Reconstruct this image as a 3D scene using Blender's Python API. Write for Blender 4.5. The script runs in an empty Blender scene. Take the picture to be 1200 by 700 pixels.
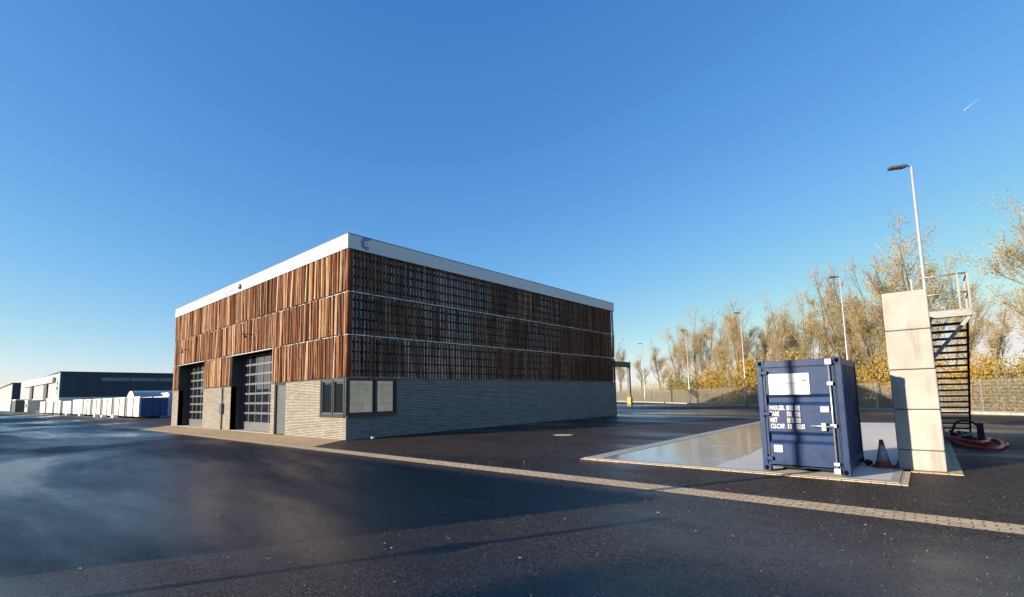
import bpy, bmesh, math, random
from math import sin, cos, tan, pi, radians
from mathutils import Vector, Matrix
import numpy as np
random.seed(7)
sc = bpy.context.scene
COL = sc.collection

# ------------------------------------------------------------------ helpers
ORG = {}
def root(name, loc, label=None, cat=None, group=None):
    o = bpy.data.objects.new(name, None); COL.objects.link(o)
    o.empty_display_size = .3
    o.location = loc; ORG[o.name] = Vector(loc)
    tag(o, label, cat, group)
    return o
def tag(o, label=None, cat=None, group=None, kind=None):
    if label: o['label'] = label
    if cat: o['category'] = cat
    if group: o['group'] = group
    if kind: o['kind'] = kind
    return o
def org(o):
    return ORG.get(o.name, Vector((0, 0, 0))) if o else Vector((0, 0, 0))

class MB:
    """collects shapes, build() links them as ONE mesh object"""
    def __init__(s): s.v = []; s.f = []; s.mi = []; s.c = []; s.cur = 0; s.col = None; s.sm = []
    def add(s, vs, fs, smooth=False):
        n = len(s.v); s.v += [tuple(x) for x in vs]
        s.f += [tuple(i + n for i in f) for f in fs]; s.mi += [s.cur] * len(fs); s.sm += [smooth] * len(fs)
        s.c += [s.col if s.col is not None else .5] * len(vs)
        return s
    def box(s, x0, y0, z0, x1, y1, z1):
        x0, x1 = min(x0, x1), max(x0, x1); y0, y1 = min(y0, y1), max(y0, y1); z0, z1 = min(z0, z1), max(z0, z1)
        return s.add([(x0,y0,z0),(x1,y0,z0),(x1,y1,z0),(x0,y1,z0),(x0,y0,z1),(x1,y0,z1),(x1,y1,z1),(x0,y1,z1)],
              [(0,3,2,1),(4,5,6,7),(0,1,5,4),(1,2,6,5),(2,3,7,6),(3,0,4,7)])
    def bar(s, a, b, w, h):
        a = Vector(a); b = Vector(b); d = (b - a).normalized()
        up = Vector((0,0,1)) if abs(d.z) < .95 else Vector((1,0,0))
        r = d.cross(up).normalized(); u = r.cross(d)
        vs = []
        for q in (a, b):
            for sx, sy in ((-1,-1),(1,-1),(1,1),(-1,1)): vs.append(q + r*sx*w/2 + u*sy*h/2)
        return s.add(vs, [(0,1,2,3),(7,6,5,4),(0,4,5,1),(1,5,6,2),(2,6,7,3),(3,7,4,0)])
    def tube(s, pts, rad, n=8, caps=True, smooth=True):
        pts = [Vector(p) for p in pts]; m = len(pts)
        rads = rad if isinstance(rad, (list, tuple)) else [rad] * m
        vs = []; pr = None
        for i, p in enumerate(pts):
            d = (pts[min(i+1, m-1)] - pts[max(i-1, 0)]).normalized()
            if pr is None:
                up = Vector((0,0,1)) if abs(d.z) < .9 else Vector((1,0,0))
                r = d.cross(up).normalized()
            else:
                r = (pr - d * pr.dot(d))
                r = r.normalized() if r.length > 1e-6 else d.cross(Vector((0,0,1))).normalized()
            pr = r; u = d.cross(r)
            for k in range(n):
                a = 2*pi*k/n; vs.append(p + (r*cos(a) + u*sin(a)) * rads[i])
        fs = []
        for i in range(m-1):
            for k in range(n):
                fs.append((i*n+k, i*n+(k+1)%n, (i+1)*n+(k+1)%n, (i+1)*n+k))
        if caps: fs += [tuple(range(n-1, -1, -1)), tuple((m-1)*n+k for k in range(n))]
        return s.add(vs, fs, smooth)
    def lathe(s, prof, c, n=20, smooth=True):
        vs = []; fs = []
        for r, z in prof:
            for k in range(n):
                a = 2*pi*k/n; vs.append((c[0]+r*cos(a), c[1]+r*sin(a), c[2]+z))
        for i in range(len(prof)-1):
            for k in range(n): fs.append((i*n+k, i*n+(k+1)%n, (i+1)*n+(k+1)%n, (i+1)*n+k))
        fs += [tuple(range(n-1,-1,-1)), tuple((len(prof)-1)*n+k for k in range(n))]
        return s.add(vs, fs, smooth)
    def poly(s, pts, z=0.):
        return s.add([(p[0], p[1], z if len(p) < 3 else p[2]) for p in pts], [tuple(range(len(pts)))])
    def prism(s, pts, z0, z1):
        n = len(pts)
        return s.add([(p[0],p[1],z0) for p in pts] + [(p[0],p[1],z1) for p in pts],
              [tuple(range(n-1,-1,-1)), tuple(range(n,2*n))] + [(i,(i+1)%n,n+(i+1)%n,n+i) for i in range(n)])
    def build(s, name, mat, parent=None, bevel=0, seg=2, attr=False):
        o0 = org(parent)
        me = bpy.data.meshes.new(name)
        me.from_pydata([tuple(Vector(v) - o0) for v in s.v], [], s.f)
        mats = mat if isinstance(mat, (list, tuple)) else [mat]
        for m in mats: me.materials.append(m)
        me.polygons.foreach_set('material_index', s.mi)
        me.polygons.foreach_set('use_smooth', s.sm)
        if attr:
            a = me.attributes.new('tint', 'FLOAT', 'POINT'); a.data.foreach_set('value', s.c)
        me.update()
        o = bpy.data.objects.new(name, me); COL.objects.link(o)
        if parent: o.parent = parent; ORG[o.name] = o0
        if bevel:
            b = o.modifiers.new('bevel', 'BEVEL'); b.width = bevel; b.segments = seg; b.limit_method = 'ANGLE'; b.angle_limit = radians(40)
        return o

def copy_tree(o, parent=None):
    c = o.copy(); COL.objects.link(c); c.parent = parent
    for ch in list(o.children): copy_tree(ch, c)
    return c
def bx(name, m, parent, *a, bevel=0):
    return MB().box(*a).build(name, m, parent, bevel=bevel)

def text_obj(name, s, size, origin, X, Y, mat, parent, sx=1.0, bold=0.0):
    cu = bpy.data.curves.new(name, 'FONT'); cu.body = s; cu.size = size; cu.offset = bold; cu.extrude = .0008
    t = bpy.data.objects.new(name + '_tmp', cu); COL.objects.link(t)
    dg = bpy.context.evaluated_depsgraph_get(); dg.update()
    me = bpy.data.meshes.new_from_object(t.evaluated_get(dg))
    bpy.data.objects.remove(t); bpy.data.curves.remove(cu)
    X = Vector(X); Y = Vector(Y); Z = X.cross(Y); O = Vector(origin) - org(parent)
    for v in me.vertices: v.co = O + X*v.co.x*sx + Y*v.co.y + Z*v.co.z
    me.materials.clear(); me.materials.append(mat)
    o = bpy.data.objects.new(name, me); COL.objects.link(o); o.parent = parent
    if parent: ORG[o.name] = org(parent)
    return o

# ------------------------------------------------------------------ materials
class NG:
    def __init__(s, name):
        s.m = bpy.data.materials.new(name); s.m.use_nodes = True
        s.t = s.m.node_tree; s.n = s.t.nodes; s.l = s.t.links
        s.b = s.n['Principled BSDF']
    def node(s, typ, **kw):
        nd = s.n.new(typ)
        for k, v in kw.items():
            if k in nd.inputs: s.set(nd.inputs[k], v)
            else: setattr(nd, k, v)
        return nd
    def set(s, sock, v):
        if isinstance(v, bpy.types.NodeSocket): s.l.new(v, sock)
        elif hasattr(sock, 'default_value'):
            if sock.type == 'RGBA' and isinstance(v, tuple) and len(v) == 3: v = v + (1,)
            sock.default_value = v
    def P(s, **kw):
        for k, v in kw.items(): s.set(s.b.inputs[k.replace('_', ' ')], v)
    def coord(s, kind='Object', scale=(1,1,1), rot=(0,0,0), loc=(0,0,0)):
        if kind == 'World': c = s.n.new('ShaderNodeNewGeometry').outputs['Position']
        else: c = s.n.new('ShaderNodeTexCoord').outputs[kind]
        mp = s.n.new('ShaderNodeMapping'); s.l.new(c, mp.inputs['Vector'])
        mp.inputs['Scale'].default_value = scale; mp.inputs['Rotation'].default_value = rot; mp.inputs['Location'].default_value = loc
        return mp.outputs['Vector']
    def noise(s, vec, scale, detail=4, rough=.55, dist=0.):
        nd = s.node('ShaderNodeTexNoise', Vector=vec, Scale=scale, Detail=detail, Roughness=rough, Distortion=dist)
        return nd.outputs['Fac']
    def ramp(s, fac, stops, interp='LINEAR'):
        nd = s.n.new('ShaderNodeValToRGB'); s.l.new(fac, nd.inputs['Fac']); r = nd.color_ramp; r.interpolation = interp
        while len(r.elements) < len(stops): r.elements.new(.5)
        for e, (p, c) in zip(r.elements, stops):
            e.position = p; e.color = (c, c, c, 1) if not isinstance(c, tuple) else (c + (1,) if len(c) == 3 else c)
        return nd.outputs['Color']
    def mix(s, fac, a, b, mode='MIX'):
        nd = s.n.new('ShaderNodeMix'); nd.data_type = 'RGBA'; nd.blend_type = mode
        s.set(nd.inputs[0], fac); s.set(nd.inputs[6], a); s.set(nd.inputs[7], b)
        return nd.outputs[2]
    def math(s, op, a, b=0., c=0.):
        nd = s.n.new('ShaderNodeMath'); nd.operation = op
        s.set(nd.inputs[0], a); s.set(nd.inputs[1], b); s.set(nd.inputs[2], c); return nd.outputs[0]
    def bump(s, h, strength=.4, dist=.01, normal=None):
        nd = s.node('ShaderNodeBump', Height=h, Strength=strength, Distance=dist)
        if normal is not None: s.l.new(normal, nd.inputs['Normal'])
        return nd.outputs['Normal']

def simple(name, col, rough=.5, metal=0., var=.18, scale=6., bump=0., spec=.5):
    g = NG(name); v = g.coord('World')
    n = g.noise(v, scale, 5)
    c = g.mix(n, tuple(x*(1-var) for x in col), tuple(min(1, x*(1+var)) for x in col))
    g.P(Base_Color=c, Metallic=metal, Specular_IOR_Level=spec)
    g.P(Roughness=g.ramp(g.noise(v, scale*2.3, 4), [(.3, max(.02, rough*.8)), (.7, min(1, rough*1.2))]))
    if bump: g.P(Normal=g.bump(g.noise(v, scale*6, 4), bump, .01))
    return g.m

def m_asphalt(name, lo, hi, wet_lo, wet_hi, wscale, wstops, tint, seed=0.):
    g = NG(name); v = g.coord('World')
    fine = g.noise(v, 55, 3, .7)
    vor = g.node('ShaderNodeTexVoronoi', Vector=v, Scale=85.).outputs['Distance']
    grit = g.node('ShaderNodeTexVoronoi', Vector=v, Scale=26.)
    stone = g.ramp(grit.outputs['Distance'], [(.0, 1.), (.10, 1.), (.16, 0.)])
    pick = g.ramp(g.node('ShaderNodeTexWhiteNoise', Vector=grit.outputs['Position']).outputs['Value'], [(.58, 0.), (.74, 1.)])
    wv = g.coord('World', scale=(wscale, wscale*.35, 1), rot=(0, 0, radians(seed*7)), loc=(seed, seed*2, 0))
    wet = g.ramp(g.noise(wv, 1.0, 6, .62, .4), wstops)
    patch = g.noise(g.coord('World', loc=(3+seed, 8, 0)), .35, 5, .6)
    c = g.mix(fine, lo, hi)
    c = g.mix(g.ramp(patch, [(.35, 0.), (.7, .55)]), c, tint)
    c = g.mix(g.math('MULTIPLY', stone, pick), c, (.27, .235, .20))
    g2 = g.node('ShaderNodeTexVoronoi', Vector=v, Scale=60.)
    c = g.mix(g.ramp(g.node('ShaderNodeTexWhiteNoise', Vector=g2.outputs['Position']).outputs['Value'], [(.3, .75), (.55, 0.)]), c, tuple(x*.35 for x in lo))
    c = g.mix(g.ramp(g.node('ShaderNodeTexWhiteNoise', Vector=g2.outputs['Position']).outputs['Value'], [(.8, 0.), (1., .5)]), c, (.2, .175, .15))
    c = g.mix(g.math('MULTIPLY', wet, .45), c, tuple(x*.45 for x in lo))
    wv_ = g.node('ShaderNodeTexWave', Vector=g.coord('World', rot=(0, 0, radians(38+seed*9)), loc=(seed, 0, 0)), Scale=.16, Distortion=3.2, Detail=2., **{'Detail Scale': .35})
    ty = g.math('MULTIPLY', g.ramp(wv_.outputs['Fac'], [(.90, 0.), (.95, .5), (.985, .1), (1., .45)]), g.ramp(g.noise(v, .5, 4), [(.4, 0.), (.65, 1.)]))
    c = g.mix(ty, c, tuple(x*.45 for x in lo))
    g.P(Base_Color=c, Specular_IOR_Level=g.math('ADD', g.math('MULTIPLY', wet, .36), .13))
    rr = g.math('ADD', g.math('MULTIPLY', wet, wet_lo - wet_hi), wet_hi)
    rr = g.math('ADD', rr, g.math('MULTIPLY', g.math('SUBTRACT', fine, .5), .12))
    g.P(Roughness=rr)
    h = g.math('ADD', g.math('MULTIPLY', vor, .6), fine)
    bs = g.math('SUBTRACT', 1., g.math('MULTIPLY', wet, .62))
    nd = g.node('ShaderNodeBump', Height=h, Strength=bs, Distance=.010)
    g.P(Normal=nd.outputs['Normal'])
    return g.m

def m_brick(name, c1, c2, mortar, bw, rh, ms, vec=None, bumpd=.012, rot=None, bias=0., off=.5):
    g = NG(name)
    if vec == 'wall':
        p = g.n.new('ShaderNodeNewGeometry').outputs['Position']
        sp = g.node('ShaderNodeSeparateXYZ', Vector=p)
        cb = g.n.new('ShaderNodeCombineXYZ')
        g.l.new(g.math('ADD', sp.outputs[0], sp.outputs[1]), cb.inputs[0]); g.l.new(sp.outputs[2], cb.inputs[1])
        v = cb.outputs[0]
    else: v = g.coord('World', rot=(0, 0, rot or 0))
    br = g.n.new('ShaderNodeTexBrick'); g.l.new(v, br.inputs['Vector'])
    br.offset = off; br.inputs['Scale'].default_value = 1; br.inputs['Brick Width'].default_value = bw; br.inputs['Row Height'].default_value = rh
    br.inputs['Mortar Size'].default_value = ms; br.inputs['Mortar Smooth'].default_value = .25; br.inputs['Bias'].default_value = bias
    br.inputs['Color1'].default_value = c1 + (1,); br.inputs['Color2'].default_value = c2 + (1,); br.inputs['Mortar'].default_value = mortar + (1,)
    w = g.coord('World')
    n1 = g.noise(w, 14, 5, .65); n2 = g.noise(w, 1.1, 4)
    c = g.mix(g.ramp(n1, [(.3, .32 if vec else .18), (.62, 0.)]), br.outputs['Color'], tuple(x*.45 for x in c1))
    c = g.mix(g.ramp(n2, [(.35, .3), (.65, 0.)]), c, tuple(x*.72 for x in c2))
    g.P(Base_Color=c, Roughness=.9, Specular_IOR_Level=.2)
    h = g.math('SUBTRACT', g.math('MULTIPLY', n1, .5), br.outputs['Fac'])
    g.P(Normal=g.bump(h, .9, bumpd))
    return g.m

def m_wood(name, stops):
    g = NG(name)
    a = g.node('ShaderNodeAttribute', attribute_name='tint')
    v = g.coord('World', scale=(26, 26, .9)); v2 = g.coord('World', scale=(60, 60, 2.2)); v3 = g.coord('World', scale=(5, 5, 1.6))
    n = g.noise(v, 1., 5, .6, .3); n2 = g.noise(v2, 1., 4, .6); n3 = g.noise(v3, 1., 4)
    f = g.math('ADD', a.outputs['Fac'], g.math('MULTIPLY', g.math('SUBTRACT', n, .5), .75))
    f = g.math('ADD', f, g.math('MULTIPLY', g.math('SUBTRACT', n3, .5), .45))
    c = g.ramp(f, stops)
    c = g.mix(g.ramp(n2, [(.36, .7), (.5, 0.)]), c, (.035, .015, .008))
    g.P(Base_Color=c, Roughness=.72, Specular_IOR_Level=.3)
    g.P(Normal=g.bump(g.math('ADD', n2, n), .55, .012))
    return g.m

def m_concrete(name, lo, hi, rough=.8, joint=False, stain=.35):
    g = NG(name); v = g.coord('World')
    oi = g.n.new('ShaderNodeObjectInfo').outputs['Random']
    n = g.noise(v, 2.2, 6, .6); n2 = g.noise(v, 24, 4, .6)
    st = g.noise(g.coord('World', scale=(3, 3, .5)), 1.3, 5, .6)
    c = g.mix(g.ramp(n, [(.3, 0.), (.7, 1.)]), lo, hi)
    c = g.mix(g.math('MULTIPLY', oi, .28), c, tuple(x*.62 for x in lo))
    c = g.mix(g.ramp(st, [(.52, 0.), (.75, stain)]), c, tuple(x*.45 for x in lo))
    vo = g.node('ShaderNodeTexVoronoi', Vector=v, Scale=7.)
    pit = g.ramp(vo.outputs['Distance'], [(.03, .8), (.07, 0.)])
    c = g.mix(pit, c, tuple(x*.3 for x in lo))
    g.P(Base_Color=c, Roughness=rough, Specular_IOR_Level=.3)
    g.P(Normal=g.bump(g.math('SUBTRACT', n2, pit), .35, .006))
    return g.m

M = {}
M['road'] = m_asphalt('road_asphalt', (.026, .020, .017), (.100, .079, .065), .20, .56, .16, [(.42, 0.), (.58, 1.)], (.065, .051, .042), 1.)
M['yard'] = m_asphalt('yard_asphalt', (.030, .021, .015), (.092, .064, .046), .09, .58, .13, [(.46, 0.), (.62, 1.)], (.060, .044, .034), 4.)
M['kerb'] = m_brick('kerb_clinker', (.80, .59, .35), (.60, .43, .26), (.22, .17, .11), .21, .105, .010, rot=radians(90), bumpd=.01)
M['paving'] = m_brick('paving_clinker', (.70, .50, .29), (.54, .38, .215), (.22, .165, .10), .20, .10, .008, rot=radians(45), bumpd=.008)
M['brick'] = m_brick('grey_long_brick', (.43, .395, .345), (.255, .235, .21), (.045, .042, .038), .50, .070, .012, vec='wall', bumpd=.05, bias=-.3, off=.37)
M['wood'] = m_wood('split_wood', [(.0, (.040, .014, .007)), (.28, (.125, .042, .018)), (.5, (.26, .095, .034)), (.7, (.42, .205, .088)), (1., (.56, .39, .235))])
M['fascia'] = simple('white_fascia', (.60, .60, .60), .38, 0, .04, 1.2)
M['dark_metal'] = simple('anthracite_metal', (.035, .039, .044), .38, .2, .15, 4)
M['grey_metal'] = simple('grey_door_metal', (.12, .135, .15), .36, .3, .1, 4)
M['rail_metal'] = simple('door_rail_grey', (.17, .18, .19), .35, .3, .1, 4)
M['galv'] = simple('galvanised_steel', (.50, .51, .52), .42, .75, .16, 9)
M['fence'] = simple('fence_wire', (.44, .42, .35), .5, .4, .12, 9)
M['pole'] = simple('lamp_pole_grey', (.55, .56, .57), .4, .35, .08, 3)
M['lamp_head'] = simple('lamp_head_grey', (.10, .11, .12), .4, .3, .1, 6)
M['blackplastic'] = simple('black_rubber', (.012, .012, .013), .55, 0, .2, 8)
M['backing'] = simple('facade_sheet', (.19, .245, .33), .22, .9, .15, 2)
M['ledge'] = simple('pale_flashing', (.62, .66, .70), .35, .3, .1, 6)
M['black'] = simple('black_void', (.004, .004, .005), .9, spec=.05)
M['steel_dark'] = simple('dark_painted_steel', (.045, .048, .052), .45, .4, .2, 7)
M['yellow'] = simple('yellow_paint', (.42, .22, .02), .45, 0, .12, 6)  # darkened so the post guard looks shaded
M['galv_dull'] = simple('dull_galvanised', (.30, .305, .30), .5, .5, .16, 9)
M['gantry'] = simple('gantry_shade_grey', (.085, .09, .095), .6, .1, .1, 2)  # dark base colour stands in for shade on the frame
M['white_paint'] = simple('white_paint', (.80, .80, .78), .5, 0, .05, 5)
M['sign_white'] = simple('sign_white', (.74, .74, .72), .35, 0, .03, 5)
M['blue_logo'] = simple('logo_blue', (.012, .06, .33), .4, 0, .05, 5)
M['sign_red'] = simple('sign_red', (.65, .06, .06), .4, 0, .05, 5)
M['sign_grey'] = simple('sign_grey', (.30, .29, .28), .5, 0, .05, 5)
M['red_hose'] = simple('red_hose_rubber', (.68, .035, .02), .4, 0, .2, 12)
M['orange'] = simple('cone_orange', (.50, .06, .022), .6, 0, .3, 18)
M['cone_white'] = simple('cone_sleeve', (.42, .42, .40), .5, 0, .35, 22)
M['sand'] = simple('sand', (.50, .42, .30), .95, 0, .25, 9, .3)
M['timber'] = simple('weathered_timber', (.16, .12, .08), .9, 0, .3, 9)
M['concrete'] = m_concrete('precast_concrete', (.35, .335, .30), (.465, .45, .41), stain=.5)
M['edge'] = m_concrete('kerb_concrete', (.37, .35, .305), (.49, .465, .41))
M['leaf_litter'] = simple('dead_leaf', (.28, .215, .14), .8, 0, .5, 3)
M['wh_blue'] = simple('dark_blue_cladding', (.026, .040, .066), .5, .1, .12, .5)
M['wh_white'] = simple('pale_plinth', (.62, .57, .50), .8, 0, .1, .5)
M['wh_grey'] = simple('pale_grey_cladding', (.36, .36, .35), .55, .1, .08, .4)
M['wh_strip'] = simple('rooflight_strip', (.13, .17, .20), .3, .1, .1, .5)
M['wh_cream'] = simple('cream_strip', (.66, .60, .48), .6, 0, .08, .5)
M['mint'] = simple('mint_trim', (.30, .46, .42), .5, 0, .08, .5)
M['skip_white'] = simple('skip_white', (.66, .64, .59), .55, 0, .12, 1.4)
M['skip_rib'] = simple('skip_rib_grey', (.46, .45, .42), .6, 0, .12, 2)
M['skip_blue'] = simple('skip_blue', (.030, .085, .22), .5, .1, .2, 3)
M['skip_grey'] = simple('skip_grey', (.42, .46, .50), .55, .1, .12, 2)
M['green_dark'] = simple('dark_green_paint', (.03, .06, .05), .5, 0, .2, 2)
M['shed'] = simple('shed_sheet', (.42, .43, .40), .42, .35, .12, 1.2)
M['shed_end'] = simple('shed_end', (.50, .44, .36), .75, 0, .12, 1.2)
M['lorry'] = simple('hall_sheet', (.30, .31, .32), .6, .1, .1, .6)

g = NG('container_blue'); v = g.coord('World')
n = g.noise(v, 3.5, 6, .65); sc_ = g.noise(g.coord('World', scale=(9, 9, 2)), 2.2, 5, .7)
c = g.mix(g.ramp(n, [(.3, 0.), (.72, 1.)]), (.005, .025, .088), (.009, .037, .120))
c = g.mix(g.ramp(sc_, [(.62, 0.), (.78, .5)]), c, (.07, .105, .20))
c = g.mix(g.ramp(g.noise(v, 17, 3), [(.70, 0.), (.76, .8)]), c, (.09, .05, .035))
g.P(Base_Color=c, Specular_IOR_Level=.35, Roughness=g.ramp(n, [(.3, .36), (.7, .55)]), Normal=g.bump(g.noise(v, 5, 3), .12, .02)); M['cblue'] = g.m

g = NG('coated_glass'); v = g.coord('World', scale=(.6, .6, .6))
g.P(Base_Color=(.010, .013, .016), Roughness=.015, IOR=2.1, Specular_IOR_Level=.5, Normal=g.bump(g.noise(v, 1.0, 2), .05, .02)); M['glass'] = g.m
g = NG('sun_control_glass'); v = g.coord('World', scale=(.7, .7, .7))
g.P(Base_Color=(.31, .36, .37), Metallic=.85, Roughness=.03, Normal=g.bump(g.noise(v, 1.0, 2), .05, .02)); M['glass_mirror'] = g.m

# wet slab floor: shallow film of water over concrete
g = NG('slab_concrete'); v = g.coord('World')
n = g.noise(v, 1.6, 6, .6); n2 = g.noise(v, 22, 4, .6)
sp = g.node('ShaderNodeSeparateXYZ', Vector=v)
wob = g.math('MULTIPLY', g.math('SUBTRACT', g.noise(v, .9, 3), .5), .5)
# dry strip beside the north edge and round the container, film of water elsewhere
wy = g.math('ADD', sp.outputs[1], wob)
dryn = g.ramp(g.math('ADD', g.noise(g.coord('World', scale=(.55, .55, 1), loc=(1.7, 4.1, 0)), 1., 5, .55), 0.), [(.60, 0.), (.64, 1.)])
near_c = g.math('LESS_THAN', wy, -13.1)
mask = g.math('MULTIPLY', g.math('SUBTRACT', 1., near_c), g.math('SUBTRACT', 1., g.math('MULTIPLY', dryn, .45)))
c = g.mix(n, (.54, .515, .46), (.66, .635, .57))
c = g.mix(g.math('MULTIPLY', mask, .72), c, (.27, .27, .26))
g.P(Base_Color=c, Roughness=g.math('SUBTRACT', .62, g.math('MULTIPLY', mask, g.math('ADD', .44, g.math('MULTIPLY', n, .12)))), Specular_IOR_Level=.5, IOR=1.6)
g.P(Normal=g.node('ShaderNodeBump', Height=n2, Strength=g.math('SUBTRACT', .3, g.math('MULTIPLY', mask, .28)), Distance=.004).outputs['Normal'])
M['slab'] = g.m

g = NG('field_soil'); v = g.coord('World')
n = g.noise(v, .6, 6, .65); n2 = g.noise(v, 12, 5, .7)
c = g.mix(g.ramp(n, [(.35, 0.), (.65, 1.)]), (.10, .078, .045), (.07, .085, .03))
c = g.mix(n2, c, (.13, .10, .06)); g.P(Base_Color=c, Roughness=.95, Normal=g.bump(n2, .8, .05)); M['ground'] = g.m

def m_leaf(name, cols, trans=.25):
    g = NG(name); a = g.node('ShaderNodeAttribute', attribute_name='tint')
    c = g.ramp(a.outputs['Fac'], [(i/(len(cols)-1), k) for i, k in enumerate(cols)])
    g.P(Base_Color=c, Roughness=.7, Specular_IOR_Level=.25)
    tr = g.node('ShaderNodeBsdfTranslucent', Color=c)
    mx = g.node('ShaderNodeMixShader'); mx.inputs[0].default_value = trans
    g.l.new(g.b.outputs[0], mx.inputs[1]); g.l.new(tr.outputs[0], mx.inputs[2])
    g.l.new(mx.outputs[0], g.n['Material Output'].inputs['Surface']); return g.m
M['leaf'] = m_leaf('autumn_leaf', [(.34, .23, .09), (.44, .33, .07), (.48, .34, .05), (.36, .32, .09)])
M['leaf_gold'] = m_leaf('golden_leaf', [(.36, .20, .03), (.52, .32, .03), (.58, .38, .04), (.40, .31, .06)])
M['leaf_olive'] = m_leaf('olive_leaf', [(.22, .19, .05), (.34, .28, .06), (.40, .33, .07), (.26, .24, .06)])
g = NG('twig_bark'); a = g.node('ShaderNodeAttribute', attribute_name='tint')
g.P(Base_Color=g.ramp(a.outputs['Fac'], [(0., (.17, .135, .105)), (.5, (.34, .275, .225)), (1., (.52, .44, .38))]), Roughness=.85); M['twig'] = g.m
g = NG('trunk_bark'); v = g.coord('Object', scale=(8, 8, 1.5)); n = g.noise(v, 2.5, 5, .65)
g.P(Base_Color=g.mix(n, (.09, .075, .05), (.20, .17, .12)), Roughness=.9, Normal=g.bump(n, .6, .03)); M['bark'] = g.m

# ------------------------------------------------------------------ sun, sky, camera
EL = radians(13.0); AZ = radians(-28.0)          # light travels along heading AZ
SD = Vector((-cos(AZ)*cos(EL), -sin(AZ)*cos(EL), sin(EL)))   # towards the sun
sun = bpy.data.lights.new('sun', 'SUN'); sun.energy = 5.0; sun.angle = radians(.53); sun.color = (1., .85, .66)
so = bpy.data.objects.new('sun', sun); COL.objects.link(so); so.location = (-30, 20, 40)
so.rotation_euler = SD.to_track_quat('Z', 'Y').to_euler()
w = bpy.data.worlds.new('World'); sc.world = w; w.use_nodes = True
wn = w.node_tree.nodes; wl = w.node_tree.links
sky = wn.new('ShaderNodeTexSky'); sky.sky_type = 'NISHITA'; sky.sun_disc = False
sky.sun_elevation = EL; sky.sun_rotation = math.atan2(SD.x, SD.y)
sky.air_density = 1.0; sky.dust_density = .2; sky.ozone_density = 2.2; sky.altitude = 0
# clear cold late autumn air: deeper blue overhead than the model gives
EXPO = .95
se = wn.new('ShaderNodeSeparateColor'); cbn = wn.new('ShaderNodeCombineColor'); wl.new(sky.outputs[0], se.inputs[0])
for i_, (a_, e_) in enumerate(((1.22, 1.24), (1.05, .84), (1.12, .50))):
    m1 = wn.new('ShaderNodeMath'); m1.operation = 'POWER'; wl.new(se.outputs[i_], m1.inputs[0]); m1.inputs[1].default_value = e_
    m2 = wn.new('ShaderNodeMath'); m2.operation = 'MULTIPLY'; wl.new(m1.outputs[0], m2.inputs[0]); m2.inputs[1].default_value = a_*.15**(e_-1)/2**EXPO
    m3 = wn.new('ShaderNodeMath'); m3.operation = 'MINIMUM'; wl.new(m2.outputs[0], m3.inputs[0]); m3.inputs[1].default_value = .88/.15/2**EXPO
    wl.new(m3.outputs[0], cbn.inputs[i_])
wl.new(cbn.outputs[0], wn['Background'].inputs['Color'])
wn['Background'].inputs['Strength'].default_value = .15
sc.view_settings.view_transform = 'Standard'; sc.view_settings.look = 'None'; sc.view_settings.gamma = 1
sc.view_settings.exposure = EXPO; sc.view_settings.use_curve_mapping = False

F = Vector((.75365328, .6492598, .10231546)); R_ = Vector((.65419754, -.75602274, -.02133548)); U = Vector((-.06350054, -.08301407, .99452317))
cam = bpy.data.cameras.new('camera'); co = bpy.data.objects.new('camera', cam); COL.objects.link(co)
co.matrix_world = Matrix(((R_.x, U.x, -F.x, -9.21704), (R_.y, U.y, -F.y, -16.7348), (R_.z, U.z, -F.z, 1.65), (0, 0, 0, 1)))
cam.sensor_width = 36; cam.lens = 560.2555/1200*36; cam.shift_y = 55.98/1200; cam.clip_start = .1; cam.clip_end = 20000
sc.camera = co

# ------------------------------------------------------------------ ground
FA = Vector((29.5, -21.0)); FB = Vector((68.5, 19.5)); FD = (FB-FA).normalized(); FN = Vector((FD.y, -FD.x))
def fence_pt(s, off=0.): q = FA + FD*s + FN*off; return (q.x, q.y)
mb = MB(); Nn = 96
mb.poly([(4000*cos(2*pi*k/Nn), 4000*sin(2*pi*k/Nn)) for k in range(Nn)], -.03)
tag(mb.build('ground', M['ground']), kind='structure')
mb = MB(); mb.poly([(-13.9, -70), (-1.42, -70), (-1.42, 600), (-13.9, 600)], 0.)
tag(mb.build('road', M['road']), kind='structure')
mb = MB(); e0 = fence_pt(-40, -1.35); e1 = fence_pt(110, -1.35)
mb.poly([(-.9, -70), (e0[0], -70), e0, e1, (e1[0], 130), (-.9, 130)], 0.)
tag(mb.build('yard', M['yard']), kind='structure')
mb = MB(); mb.poly([(-1.42, 22), (-.9, 22), (-.9, 130), (-1.42, 130)], 0.)
tag(mb.build('road_shoulder', M['yard']), kind='structure')
mb = MB(); mb.poly([(-1.42, -70), (-.9, -70), (-.9, 22), (-1.42, 22)], .004)
tag(mb.build('kerb_strip', M['kerb']), kind='structure')
mb = MB(); mb.poly([(-.9, -.25), (1.12, 1.25), (1.12, 25.1), (.9, 25.1), (-.9, 22.1)], .008)
tag(mb.build('pavement', M['paving']), kind='structure')
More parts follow.
